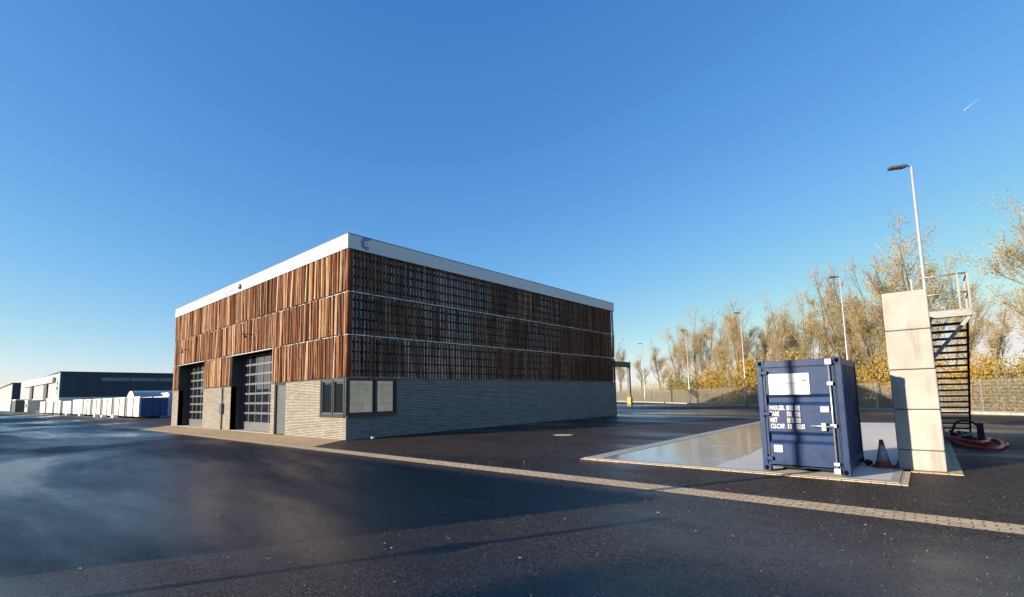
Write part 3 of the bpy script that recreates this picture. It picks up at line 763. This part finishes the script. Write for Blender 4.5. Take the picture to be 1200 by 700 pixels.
K = root('traffic_cone', (3.42, -15.92, .022), 'dirty orange traffic cone with a worn white sleeve by the block wall', 'traffic cone')
c0 = (3.42, -15.92, .0)
bs = MB(); pts = []
for k in range(8):
    a = 2*pi*(k+.5)/8; pts.append((c0[0]+.205*cos(a), c0[1]+.205*sin(a)))
bs.prism(pts, .022, .055); bs.build('cone_base', M['orange'], K, bevel=.008)
MB().lathe([(.165, .055), (.155, .07), (.135, .075), (.125, .13), (.118, .135)], c0, 20).build('cone_foot', M['orange'], K)
MB().lathe([(.116, .125), (.050, .47)], c0, 20).build('cone_sleeve', M['cone_white'], K)
MB().lathe([(.050, .47), (.034, .57), (.028, .575)], c0, 20).build('cone_tip', M['orange'], K)
lm = MB(); bm = bmesh.new(); bmesh.ops.create_icosphere(bm, subdivisions=2, radius=.1)
rr = random.Random(3)
vs = [(3.58+v.co.x*1.15*(1+rr.uniform(-.15, .15)), -15.66+v.co.y*.8, .075+v.co.z*.65*(1+rr.uniform(-.2, .1))) for v in bm.verts]
lm.add(vs, [tuple(v.index for v in f.verts) for f in bm.faces]); bm.free()
tag(lm.build('rubber_weight', M['blackplastic'], bevel=.01), 'small black lump of rubber on the slab beside the traffic cone', 'weight')
st = MB(); bm = bmesh.new(); bmesh.ops.create_icosphere(bm, subdivisions=1, radius=.075)
vs = [(2.05+v.co.x*1.2, .62+v.co.y, .04+v.co.z*.7*(1+rr.uniform(-.3, .2))) for v in bm.verts]
st.add(vs, [tuple(v.index for v in f.verts) for f in bm.faces]); bm.free()
tag(st.build('stone', M['white_paint']), 'small white stone on the asphalt at the foot of the shaded brick wall', 'stone')

# ------------------------------------------------------------------ lamp posts
def lamp(x, y, H, hx, hy, label, box=False, fat=1.):
    r = root('street_lamp', (x, y, 0), label, 'street lamp', 'lamp posts round the yard')
    MB().tube([(x, y, 0), (x, y, 1.2), (x, y, 1.25), (x, y, H)], [.07*fat, .07*fat, .06*fat, .042*fat], 12).build('pole', M['pole'], r)
    d = Vector((hx, hy, 0)).normalized(); s = Vector((-d.y, d.x, 0)); c_ = Vector((x, y, H))
    MB().tube([c_ + Vector((0, 0, -.05)), c_ + d*.05 + Vector((0, 0, .03)), c_ + d*.18 + Vector((0, 0, .04))], .035, 8).build('bracket', M['pole'], r)
    h = MB()
    def slab(a, b, wd, z0, z1, t=0):
        q = [c_+d*a+s*wd, c_+d*a-s*wd, c_+d*b-s*wd*.9, c_+d*b+s*wd*.9]
        h.add([(p.x, p.y, p.z+z0) for p in q] + [(p.x, p.y, p.z+z1) for p in q], [(0, 1, 2, 3), (7, 6, 5, 4), (0, 4, 5, 1), (1, 5, 6, 2), (2, 6, 7, 3), (3, 7, 4, 0)])
    slab(.16, .72, .13, .0, .085)
    ho = h.build('lamp_head', M['lamp_head'], r, bevel=.015)
    h = MB(); slab(.24, .68, .105, -.012, -.001); h.build('lens', M['glass'], ho)
    if box: MB().box(x-.12, y-.12, box-.2, x+.12, y+.12, box+.2).build('junction_box', M['lamp_head'], r)
    return r
lamp(13.75, -16.975, 9.9, -.35, .9, 'tallest grey lamp post, rising behind the stacked concrete blocks')
lamp(33.3, -12.5, 9.9, -.4, .9, 'grey lamp post rising just behind the blue container')
lamp(45.2, -2.25, 9.9, -.65, .75, 'grey lamp post by the fence, left of the blue container')
lamp(55.3, 7.5, 9.9, -.65, .75, 'grey lamp post by the fence midway between the gantry and the blue container')
lamp(66.4, 19.2, 9.9, -.65, .75, 'farthest and smallest grey lamp post, beside the gantry', box=4.2)
lamp(-11.0, -7.96, 7.6, -.4, .9, 'grey lamp post across the road beside the end of the long concrete wall', fat=1.25)
o = root('marker_post', (-12.0, -9.2, 0), 'short post with a small box across the road from the hall', 'post')
ph_ = 9.11/cos(AZ)*tan(EL)
MB().tube([(-12, -9.2, 0), (-12, -9.2, ph_)], .05, 10).build('pole', M['pole'], o); MB().box(-12.1, -9.3, ph_*.68, -11.9, -9.1, ph_*.68+.12).build('junction_box', M['lamp_head'], o, bevel=.01)

# ------------------------------------------------------------------ gantry
G = root('gantry', (55.3, 16.3, 0), 'steel portal frame toned grey for shade with a yellow post guard beyond the hall', 'gantry')
MB().box(55.1, 16.1, .0, 55.5, 16.5, 5.4).build('gantry_post', M['gantry'], G, bevel=.02)
MB().box(38.0, 16.05, 5.4, 55.55, 16.55, 6.15).build('gantry_beam', M['gantry'], G, bevel=.02)
MB().box(38.0, 16.1, .0, 38.4, 16.5, 5.4).build('gantry_post', M['gantry'], G, bevel=.02)
MB().box(55.0, 16.0, .0, 55.6, 16.6, 1.05).build('post_guard', M['yellow'], G, bevel=.02)
MB().box(37.9, 16.0, .0, 38.5, 16.6, 1.05).build('post_guard', M['yellow'], G, bevel=.02)

# ------------------------------------------------------------------ mesh fence
FH = 2.02
Fn = root('mesh_fence', fence_pt(20)+(0,), 'long grey wire mesh fence in panels along the far edge of the yard', 'fence')
PL = 2.5
ang = math.atan2(FD.y, FD.x)
def panel_mesh():
    mb = MB(); r = .0042
    k = .02
    while k < PL-.02:
        mb.box(k-r, -r, .10, k+r, r, FH); k += .05
    for z in [.12 + .2*i for i in range(10)]:
        mb.box(0, -.014, z-.005, PL, -.006, z+.005); mb.box(0, .006, z-.005, PL, .014, z+.005)
    mb.box(0, -.012, .10, PL, .012, .13)
    return mb
p0 = None; q0 = None
for i in range(-8, 40):
    s = i*PL; pt = fence_pt(s)
    if p0 is None:
        p0 = panel_mesh().build('mesh_panel', M['fence']); p = p0
        q0 = MB().box(-.03, -.03, 0, .03, .03, FH+.08).build('fence_post', M['galv']); q = q0
    else:
        p = p0.copy(); COL.objects.link(p); q = q0.copy(); COL.objects.link(q)
    for o in (p, q):
        o.parent = Fn; o.location = Vector((pt[0], pt[1], 0)) - ORG[Fn.name]; o.rotation_euler = (0, 0, ang)

# ------------------------------------------------------------------ trees
def rot_about(v, ax, a): return Matrix.Rotation(a, 3, ax) @ v
def tree_proto(seed, H, spread, stems, leafn, leafmat, lo_leaf, upright=.5):
    rnd = random.Random(seed)
    tk = MB(); tw = MB(); tw.cur = 0
    tips = []
    def seg(p, d, L, r, lev):
        n = 3 if lev < 3 else 2
        pts = [p]; q = p.copy(); dd = d.copy()
        for i in range(n):
            dd = (dd + Vector((rnd.gauss(0, .13), rnd.gauss(0, .13), rnd.gauss(.05, .06)))).normalized()
            q = q + dd*L/n; pts.append(q.copy())
        rs = [r*(1-.45*i/n) for i in range(n+1)]
        if lev <= 1: tk.tube(pts, rs, 6 if lev == 0 else 5, caps=False)
        else:
            tw.col = rnd.uniform(0, 1) if lev > 2 else rnd.uniform(0, .5)
            tw.tube(pts, [max(.0042, x) for x in rs], 3, caps=False, smooth=False)
        return pts, rs, dd
    def grow(p, d, L, r, lev):
        pts, rs, dd = seg(p, d, L, r, lev)
        if lev >= 4:
            tips.append((pts[-1], dd)); tips.append((pts[1], dd)); return
        nb = {0: 0, 1: 6, 2: 5, 3: 4}[lev]
        for k in range(nb):
            t = rnd.uniform(.25 if lev == 1 else .15, 1.); i = min(len(pts)-2, int(t*(len(pts)-1))); f = t*(len(pts)-1)-i
            b = pts[i].lerp(pts[i+1], f)
            ax = dd.orthogonal().normalized(); ax = rot_about(ax, dd, rnd.uniform(0, 6.28))
            nd = rot_about(dd, ax, rnd.uniform(.35, .85)); nd = (nd + Vector((0, 0, upright*.9))).normalized()
            grow(b, nd, L*rnd.uniform(.42, .66)*(1.1-.35*t), max(.005, r*.32), lev+1)
        grow(pts[-1], dd, L*.55, rs[-1]*.8, lev+1)
    for s in range(stems):
        a = rnd.uniform(0, 6.28); b = Vector((cos(a), sin(a), 0))*(.15 if stems > 1 else 0)
        d = Vector((cos(a)*.13*(stems > 1), sin(a)*.13*(stems > 1), 1)).normalized()
        hh = H*rnd.uniform(.8, 1.0)*.74
        n = 8; pts = [b]; q = b.copy(); dd = d
        for i in range(n):
            dd = (dd + Vector((rnd.gauss(0, .05), rnd.gauss(0, .05), .03))).normalized(); q = q + dd*hh/n; pts.append(q.copy())
        r0 = H*.0085/(stems**.35); rs = [r0*(1-.86*i/n) for i in range(n+1)]
        tk.tube(pts, rs, 7, caps=False)
        nb = int(14/(stems**.5))
        for k in range(nb):
            t = .16 + .84*((k+rnd.random())/nb); i = min(n-1, int(t*n)); f = t*n-i; p = pts[i].lerp(pts[i+1], min(1, f))
            az = rnd.uniform(0, 6.28); el = radians(rnd.uniform(38, 70))
            nd = Vector((cos(az)*cos(el), sin(az)*cos(el), sin(el)))
            L = H*spread*(1.15-.75*t)*rnd.uniform(.7, 1.15)
            grow(p, nd, L*.62, r0*.42*(1.1-.8*t), 2 if t > .75 else 1)
    tw.cur = 1
    zmax = max(t[0].z for t in tips)
    for k in range(leafn):
        for _ in range(6):
            p, dd = rnd.choice(tips)
            h = p.z/zmax
            if rnd.random() < (1-h)*(1-lo_leaf)+lo_leaf*.9: break
        c_ = p + Vector((rnd.gauss(0, .16), rnd.gauss(0, .16), rnd.gauss(0, .16)))
        s = rnd.uniform(.018, .038); a = Vector((rnd.gauss(0, 1), rnd.gauss(0, 1), rnd.gauss(0, 1))).normalized(); b = a.orthogonal().normalized()
        tw.col = rnd.random()
        cc = a.cross(b)
        tw.add([c_-b*s, c_-cc*s*.7, c_+b*s, c_+cc*s*.7], [(0, 1, 2, 3)])
    sc_ = H/max(zmax, .1)
    for m in (tk, tw): m.v = [(x*sc_, y*sc_, z*sc_) for x, y, z in m.v]
    r = root('bare_tree', (0, 0, 0))
    tk.build('trunk', M['bark'], r)
    tw.build('crown', [M['twig'], M[leafmat]], r, attr=True)
    return r
protos = [tree_proto(11, 12, .29, 1, 7500, 'leaf', .25), tree_proto(23, 12, .27, 3, 8500, 'leaf', .35), tree_proto(37, 12, .25, 1, 6500, 'leaf', .25, .7),
          tree_proto(41, 12, .30, 2, 9500, 'leaf', .5), tree_proto(59, 12, .25, 4, 10500, 'leaf_olive', .55)]
used = set()
TR = [(124.4, 54.5, 18.2, 4, 'yellow green tree farthest away, seen through the gantry beside the hall'),
      (94.1, 33.1, 10.0, 0, 'small thin tree by the farthest lamp post, nearest the gantry post'),
      (93.4, 28.1, 12.7, 2, 'slender bare tree between the two farthest lamp posts, the left one of two'),
      (76.1, 17.3, 13.2, 1, 'bushy multi stemmed tree just left of the middle lamp post by the fence'),
      (74.3, 12.6, 14.7, 3, 'tall half bare tree standing right of the middle lamp post by the fence'),
      (63.9, 6.1, 10.5, 1, 'lower twiggy tree left of the lamp post nearest the container side of the fence'),
      (64.2, 3.5, 14.0, 0, 'tall feathery tree right behind the lamp post left of the blue container'),
      (64.3, .7, 12.9, 2, 'slim upright tree showing above the left corner of the blue container'),
      (54.6, -3.6, 10.1, 1, 'low twiggy tree above the left half of the blue container'),
      (57.6, -4.8, 12.9, 3, 'half bare tree above the middle of the blue container'),
      (48.9, -8.1, 10.2, 4, 'olive leaved small tree above the right half of the blue container'),
      (52.3, -8.8, 12.7, 0, 'airy tree just left of the lamp post that rises behind the blue container'),
      (48.1, -11.8, 13.2, 1, 'multi stemmed tree between that container lamp post and the block wall'),
      (42.1, -13.7, 10.2, 2, 'small slim bare tree close against the left edge of the block wall'),
      (47.6, -15.1, 13.4, 1, 'broad pinkish tree whose crown shows left of the tallest lamp post'),
      (48.7, -16.9, 15.4, 3, 'highest pinkish bare crown directly behind the tallest lamp post and block wall'),
      (45.2, -18.0, 13.2, 3, 'bare crown showing through and above the platform railing'),
      (41.5, -18.9, 9.6, 2, 'thin small tree standing right of the staircase platform'),
      (40.0, -20.3, 8.5, 2, 'low sparse tree in the gap between the staircase and the right edge tree'),
      (38.8, -23.2, 15.0, 0, 'big yellowish tree cut by the right edge of the picture'),
      (34.5, -24.2, 13.8, 3, 'tall tree mostly outside the right edge, beside the big yellowish one')]
TR = [(x, y, H*(1.12 if i < 16 else 1.), p, l) for i, (x, y, H, p, l) in enumerate(TR)]
def beyond(px_s, off): q = fence_pt(px_s, off); return q
for k_, (s_, off_, H_, p_, lab_) in enumerate(((50, 19, 14.5, 2, 'hazy bare tree in the second row, between the gantry and the middle lamp post'), (42, 17, 14, 0, 'second row tree filling the gap right of the middle lamp post'),
        (35, 18, 15, 1, 'second row bare tree left of the lamp post nearest the container'), (28.5, 17, 14.5, 2, 'second row tree right of the lamp post left of the container'))):
    q_ = fence_pt(s_, off_); TR.append((q_[0], q_[1], H_, p_, lab_))
for k_, (s_, off_, H_, p_, lab_) in enumerate(((53.5, 7, 12.5, 3, 'spreading half bare tree just right of the farthest lamp post'), (47.5, 8, 13.5, 1, 'spreading tree with yellow leaves between the two farthest lamp posts, the right one of two'),
        (38.5, 7, 13.5, 3, 'bushy crowned tree directly behind the middle lamp post'), (31.5, 9, 13.0, 4, 'olive leaved tree midway between the middle lamp post and the one left of the container'))):
    q_ = fence_pt(s_, off_); TR.append((q_[0], q_[1], H_, p_, lab_))
NF = len(TR)
TR += [(-31, 45+18*k, 5.5+random.random()*1.5, (k*2) % 5, 'low roadside tree behind the long concrete wall across the road') for k in range(5)]
for i, (x, y, H, pi_, lab) in enumerate(TR):
    o = protos[pi_] if pi_ not in used else copy_tree(protos[pi_])
    used.add(pi_)
    o.location = (x, y, -.03); s = H/12.0; wv = random.uniform(.85, 1.1) if H > 7 else 1.
    o.scale = (s*wv, s*wv, s); o.rotation_euler = (0, 0, random.uniform(0, 6.28))
    tag(o, lab, 'tree', 'sparse autumn trees beyond the fence' if i < NF else 'low trees behind the roadside wall')
# ------------------------------------------------------------------ golden bushes and undergrowth
def bush_proto(seed, n, mat):
    rnd = random.Random(seed); st = MB(); lf = MB()
    cl = []
    for k in range(16):
        a = rnd.uniform(0, 6.28); d = Vector((cos(a)*rnd.uniform(.1, .75), sin(a)*rnd.uniform(.1, .75), 1)).normalized(); L = rnd.uniform(.55, 1.0)
        p = [Vector((cos(a)*.05, sin(a)*.05, 0))]
        for i in range(5):
            d = (d + Vector((rnd.gauss(0, .13), rnd.gauss(0, .13), .04))).normalized(); p.append(p[-1]+d*L/5)
        st.tube(p, [.016, .013, .010, .007, .005, .003], 4, caps=False)
        for q in p[2:]: cl.append((q, rnd.uniform(.05, .15)))
        for b in range(5):
            i = rnd.randrange(1, 5); e = p[i] + Vector((rnd.gauss(0, .16), rnd.gauss(0, .16), rnd.uniform(.03, .25)))
            st.tube([p[i], e], [.006, .003], 3, caps=False); cl.append((e, rnd.uniform(.06, .15)))
    for k in range(n):
        c_, r = rnd.choice(cl); c_ = c_ + Vector((rnd.gauss(0, r), rnd.gauss(0, r), rnd.gauss(0, r)))
        if c_.z < .03: continue
        s = rnd.uniform(.011, .024); a = Vector((rnd.gauss(0, 1), rnd.gauss(0, 1), rnd.gauss(0, 1))).normalized(); b = a.orthogonal().normalized(); cc = a.cross(b)
        lf.col = rnd.random(); lf.add([c_-b*s, c_-cc*s*.75, c_+b*s, c_+cc*s*.75], [(0, 1, 2, 3)])
    r = root('bush', (0, 0, 0)); st.build('stem', M['bark'], r); lf.build('foliage', M[mat], r, attr=True); return r
BP = [bush_proto(5, 3800, 'leaf_gold'), bush_proto(8, 3000, 'leaf_olive')]
bl = [(4.0, 54, 4.6, 1, 'large olive bush seen through the gantry at the far end of the fence'),
      (4.5, 47, 3.6, 0, 'ochre bush just right of the gantry post'),
      (3.5, 40, 4.4, 0, 'rounded tan bush left of the middle lamp post by the fence'),
      (3.4, 35, 3.9, 1, 'dull olive bush behind the shaded foot of the middle lamp post'),
      (3.2, 30.5, 5.2, 0, 'brightest golden bush just right of the middle lamp post'),
      (3.5, 26, 3.9, 1, 'olive yellow bush between the two lamp posts left of the container'),
      (3.2, 22.5, 4.6, 0, 'golden orange bush right of the lamp post left of the container'),
      (4., 17, 3.6, 1, 'olive bush hidden behind the blue container'),
      (3.5, 12.5, 3.4, 0, 'golden bush at the right edge of the blue container'),
      (3.2, 9.6, 3.5, 0, 'golden bush close to the left side of the block wall'),
      (3.4, 5.5, 3.3, 0, 'golden bush seen between the stair treads'),
      (3.2, 2.6, 3.2, 1, 'olive yellow bush right of the staircase leg'),
      (3.0, -.3, 3.3, 0, 'yellow bush at the far right behind the fence'),
      (3.0, -3.3, 3.4, 1, 'bush at the fence past the right edge of the picture')]
ub = set()
for off, s, H, k, lab in bl:
    o = BP[k] if k not in ub else copy_tree(BP[k]); ub.add(k)
    q = fence_pt(s, off); o.location = (q[0], q[1], -.03); wv = random.uniform(.85, 1.1)
    H *= 1.2; o.scale = (H*wv, H*wv, H); o.rotation_euler = (0, 0, random.uniform(0, 6.28))
    tag(o, lab, 'bush', 'yellow bushes beyond the fence')
mb = MB(); rnd = random.Random(77)
for k in range(75000):
    s = rnd.uniform(-14, 88); off = rnd.uniform(1.0, 9); q = fence_pt(s, off)
    hmx = 2.0 + 1.0*sin(s*.55) + .6*sin(s*1.37+1) + .10*off
    z = rnd.random()**1.1*max(.5, hmx)
    w_ = rnd.uniform(.03, .075); a = Vector((rnd.gauss(0, 1), rnd.gauss(0, 1), rnd.gauss(0, 1))).normalized(); b = a.orthogonal().normalized(); cc = a.cross(b)
    c_ = Vector((q[0], q[1], z)); mb.col = min(1, max(0, .45+.3*sin(s*.8+off)+rnd.gauss(0, .25)))
    mb.add([c_-b*w_, c_-cc*w_*.7, c_+b*w_, c_+cc*w_*.7], [(0, 1, 2, 3)])
for k in range(1500):
    s = rnd.uniform(-14, 88); off = rnd.uniform(1.0, 8); q = fence_pt(s, off); h = rnd.uniform(1., 3.2)
    mb.cur = 1; mb.col = rnd.random()
    mb.tube([(q[0], q[1], -.03), (q[0]+rnd.gauss(0, .15), q[1]+rnd.gauss(0, .15), h*.5), (q[0]+rnd.gauss(0, .4), q[1]+rnd.gauss(0, .4), h)], [.014, .011, .006], 3, caps=False)
tag(mb.build('undergrowth', [M['leaf_gold'], M['twig']], attr=True), 'tangled ochre undergrowth along the back of the fence', 'undergrowth', kind='stuff')
# far house behind the trees
Hs = root('house', (86, -9, 0), 'brown roofed house far behind the bare trees beyond the blue container', 'house')
MB().box(82, -14, 0, 92, -4, 4.6).build('wall', M['wh_white'], Hs)
MB().add([(81.5, -14.5, 4.6), (92.5, -14.5, 4.6), (92.5, -3.5, 4.6), (81.5, -3.5, 4.6), (81.5, -9, 8.2), (92.5, -9, 8.2)], [(0, 1, 5, 4), (2, 3, 4, 5), (0, 4, 3), (1, 2, 5), (0, 3, 2, 1)]).build('roof', simple('brown_tiles', (.16, .085, .055), .8, 0, .2, 3), Hs)
for y in (-12, -9, -6): MB().box(81.95, y-.6, 1.5, 82.02, y+.6, 3.2).build('window', M['glass'], Hs)

# ------------------------------------------------------------------ left background
W = root('warehouse', (30, 165, 0), 'long dark blue warehouse with a pale grey sunlit front, behind the white skips', 'building')
wx, wy_, wx1 = 6.0, 131.0, 62.0; ly, lx = 193.6, 3.5
def wquad(mb, z0, z1, off=0.):   # long sunlit face, slightly skew
    return mb.add([(wx-off, wy_, z0), (lx-off, ly, z0), (lx-off, ly, z1), (wx-off, wy_, z1)], [(0, 1, 2, 3)])
b = MB(); b.prism([(wx+.1, wy_+.1), (wx1-.1, wy_+.1), (wx1-.1, ly), (lx+.1, ly)], 0, 8.9); b.build('wall', M['wh_grey'], W)
MB().box(wx, wy_-.1, 3.4, wx1, wy_+.08, 9.0).build('side_cladding', M['wh_blue'], W)
MB().box(wx, wy_-.12, 0, wx1, wy_+.08, 3.39).build('plinth', M['wh_white'], W)
for k in range(9):
    x0 = wx+7+5.6*k; MB().box(x0, wy_-.16, 7.15, x0+5.35, wy_-.102, 7.95).build('window', M['wh_strip'], W)
MB().box(wx-.3, wy_-.25, 9.0, wx1, wy_+62.6, 9.25).build('roof', M['steel_dark'], W)
dirn = Vector((lx-wx, ly-wy_, 0)).normalized(); nl = Vector((-dirn.y, dirn.x, 0))
def wl_box(name, m, a, b_, z0, z1, t):
    p = Vector((wx, wy_, 0)) + dirn*a; q = Vector((wx, wy_, 0)) + dirn*b_
    return MB().prism([tuple((p+nl*.0)[:2]), tuple((q)[:2]), tuple((q+nl*t)[:2]), tuple((p+nl*t)[:2])], z0, z1).build(name, m, W)
wl_box('front_plinth', M['wh_white'], .5, 62, 0, 3.4, .1)
wl_box('cream_strip', M['wh_cream'], 7, 54, 7.0, 8.2, .5)
for a in (16, 38): wl_box('loading_door', M['wh_blue'], a, a+4.5, 2.2, 7.0, .2)
wl_box('corner_trim', M['mint'], 0, 1.6, 3.4, 9.0, .2)
for a, z in ((3.2, 6.8), (3.8, 5.6), (3.0, 4.6)): wl_box('front_emblem', M['mint'], a, a+2.0, z-.35, z+.35, .15)
text_obj('wall_lettering', 'ferm', 1.9, (25.0, wy_-.13, 4.6), (1, 0, 0), (0, 0, 1), M['skip_blue'], W)
W2 = root('warehouse', (15, 250, 0), 'farther grey warehouse with a dark blue end at the far left', 'building')
MB().box(2.8, 213, 0, 40, 330, 9.0).build('wall', M['wh_grey'], W2); MB().box(2.7, 211, 0, 40, 212.95, 9.1).build('end_cladding', M['wh_blue'], W2)
MB().box(2.4, 210.8, 9.1, 40, 330, 9.35).build('roof', M['steel_dark'], W2); MB().box(2.6, 213, 0, 2.79, 330, 2.6).build('plinth', M['wh_white'], W2)

def skip(x, y, L, Wd, H, label, mside, mend, rib=True, rows=False):
    r = root('roll_off_skip', (x+Wd/2, y+L/2, 0), label, 'skip', 'skips parked in a row by the road')
    z0 = .22; t = .06
    MB().box(x, y, z0, x+t, y+L, H).build('side_wall', mside, r); MB().box(x+Wd-t, y, z0, x+Wd, y+L, H).build('side_wall', mside, r)
    MB().box(x+t, y, z0, x+Wd-t, y+t, H-.02).build('end_wall', mend, r); MB().box(x+t, y+L-t, z0, x+Wd-t, y+L, H-.02).build('end_wall', mend, r)
    MB().box(x+t, y+t, z0, x+Wd-t, y+L-t, z0+.06).build('floor', mside, r)
    MB().box(x-.05, y-.02, H, x+.09, y+L+.02, H+.11).build('top_rail', mside, r); MB().box(x+Wd-.09, y-.02, H, x+Wd+.05, y+L+.02, H+.11).build('top_rail', mside, r)
    if rib:
        k = y+.05
        while k < y+L: MB().box(x-.09, k, z0, x-.001, k+.13, H-.01).build('rib', M['skip_rib'], r); k += (L-.25)/2
    if rows:
        for z in (.6, 1.0, 1.4, 1.8): MB().box(x-.07, y+.05, z, x-.001, y+L-.05, z+.1).build('rib', M['skip_rib'], r)
    MB().box(x+.7, y+.05, .05, x+.85, y+L-.05, z0).build('skid', M['steel_dark'], r); MB().box(x+Wd-.85, y+.05, .05, x+Wd-.7, y+L-.05, z0).build('skid', M['steel_dark'], r)
    for yy in (y+.5, y+L-.5): MB().tube([(x+.55, yy, .13), (x+.68, yy, .13)], .13, 12).build('roller', M['steel_dark'], r)
    return r
y = 48.0
labs = ['white ribbed skip with a blue end panel, nearest the hall', 'white ribbed skip second in the row behind the blue ended one', 'white ribbed skip third in the row, touching a cream striped one',
        'white ribbed skip fourth in the row before the striped cream skips', 'white ribbed skip fifth in the row, the last with vertical ribs', 'cream skip with horizontal dark stripes, nearest the ribbed white ones', 'second cream skip with horizontal dark stripes', 'cream plain skip in the far half of the row',
        'far cream skip beside the grey equipment', 'farthest pale skip in the row']
for k, lab in enumerate(labs):
    L = 6.2 if k < 5 else 8.5
    s = skip(3.9-.02*(y-48), y, L, 2.6, 2.3 if k < 5 else 2.2+.15*(k % 2), lab, M['skip_white'], M['skip_blue'] if k == 0 else M['skip_white'], rib=(k < 5 or k == 7), rows=(k in (5, 6)))
    if k == 0:
        for xx in (4.35, 5.05, 5.75): MB().box(xx, 47.9, .3, xx+.22, 47.999, 1.745).build('end_brace', M['skip_blue'], s)
        MB().box(3.98, 47.93, 1.75, 6.42, 47.998, 1.95).build('end_brace', M['skip_blue'], s)
    y += L + (.12 if k < 5 else .9)
o = root('pale_container', (8.6, 53, 0), 'pale box container, shade painted grey, lit top painted white, beside the blue skip end', 'container')
MB().box(7.4, 52, .1, 9.6, 55, 1.45).build('lower_box', M['skip_grey'], o, bevel=.03); MB().box(7.5, 52.1, 1.5, 9.5, 55, 2.75).build('upper_box', M['skip_grey'], o, bevel=.03)  # grey-blue colour stands in for shade on pale boxes
MB().box(7.35, 51.95, 2.76, 9.65, 55.1, 2.88).build('lit_top', M['white_paint'], o)  # white slab paints in the sunlit top of the boxes
o = root('equipment_rack', (10.8, 53, 0), 'stack of white boards and crates just left of the hall corner', 'stack')
for k in range(5): MB().box(9.9, 51.6, 1.35+.30*k, 12.4, 54, 1.56+.30*k).build('board', M['skip_white'], o)
MB().box(10.1, 51.8, .05, 12.2, 53.8, 1.34).build('base_crate', M['green_dark'], o)
o = root('arched_shed', (20, 71.5, 0), 'arched pale sheet metal shed showing above the white skips', 'shed')
n = 20; ar = [(71.5-3.4*cos(pi*k/n), 3.5*sin(pi*k/n)) for k in range(n+1)]
a = MB(); vs = []
for (yy, zz) in ar: vs += [(7.5, yy, zz), (36, yy, zz)]
a.add(vs, [(2*i, 2*i+1, 2*i+3, 2*i+2) for i in range(n)], True); a.build('shed_roof', M['shed'], o)
e = MB(); e.add([(7.45, yy, zz) for yy, zz in ar] + [(7.6, yy, zz) for yy, zz in ar], [tuple(range(n, -1, -1)), tuple(range(n+1, 2*n+2))] + [(i, i+1, n+2+i, n+1+i) for i in range(n)]); e.build('shed_end', M['shed_end'], o)
MB().box(7.42, 71.0, 1.9, 7.448, 72.3, 2.6).build('vent', M['black'], o)
o = root('dark_container', (2.5, 168, 0), 'dark green closed container at the far end of the skip row', 'container')
MB().box(1.0, 164, .1, 3.6, 176, 3.2).build('container_body', M['green_dark'], o, bevel=.05); MB().box(.98, 163.95, 3.2, 3.62, 176, 3.4).build('roof', M['white_paint'], o)
o = root('grey_cabin', (3.6, 152, 0), 'grey site cabin between the cream skips and the dark container', 'cabin')
MB().box(2.3, 150, .15, 5.0, 157, 2.9).build('cabin_wall', M['skip_grey'], o, bevel=.03); MB().box(2.2, 149.9, 2.9, 5.1, 157.1, 3.05).build('roof', M['white_paint'], o); MB().box(2.26, 152, 1.2, 2.299, 154.5, 2.2).build('window', M['glass'], o)
for k, (yy, xx) in enumerate(((56, 3.0), (66, 2.8), (77, 2.7), (88, 2.5), (62, 2.9))):
    rr2 = random.Random(k)
    o = MB().box(xx, yy, 0, xx+.45, yy+.9+rr2.random()*.5, .28+rr2.random()*.12).build('kerb_stone', M['skip_white'], bevel=.04)
    tag(o, 'loose pale kerb stone lying on the asphalt in front of the white skips', 'kerb stone', 'loose kerb stones before the skips')

# ------------------------------------------------------------------ across the road, behind the photographer: what casts the shadows
WL = root('roadside_wall', (-14.35, 40, 0), 'long concrete wall across the road from the hall', 'wall')
hw = 12.1/cos(AZ)*tan(EL)
MB().box(-14.5, -6.8, 0, -14.2, 150, hw).build('wall_panel', M['concrete'], WL)
MB().box(-14.55, -6.83, hw, -14.15, 150, hw+.06).build('coping', M['edge'], WL)
H2 = root('hall', (-55, -15, 0), 'large grey hall standing behind the photographer', 'building')
h2 = 39.6/cos(AZ)*tan(EL)
MB().box(-66, -60, 0, -45, 7.0, h2).build('wall', M['lorry'], H2); MB().box(-66.2, -60.2, h2, -44.9, 7.1, h2+.2).build('roof', M['dark_metal'], H2)
for k in range(6): MB().box(-45.0, -4-9*k, 0, -44.93, 0-9*k, 4.5).build('roller_door', M['grey_metal'], H2)

# contrail high in the sky
ct = MB(); a = Vector((5494.6, -449.9, 2351.2)); b = Vector((5461.7, -552.9, 2406.1))
ct.tube([a, a.lerp(b, .12), a.lerp(b, .5), b], [1.6, 1.4, .8, .3], 6)
tag(ct.build('contrail', M['white_paint']), 'short white vapour trail high in the blue sky', 'contrail', kind='stuff')
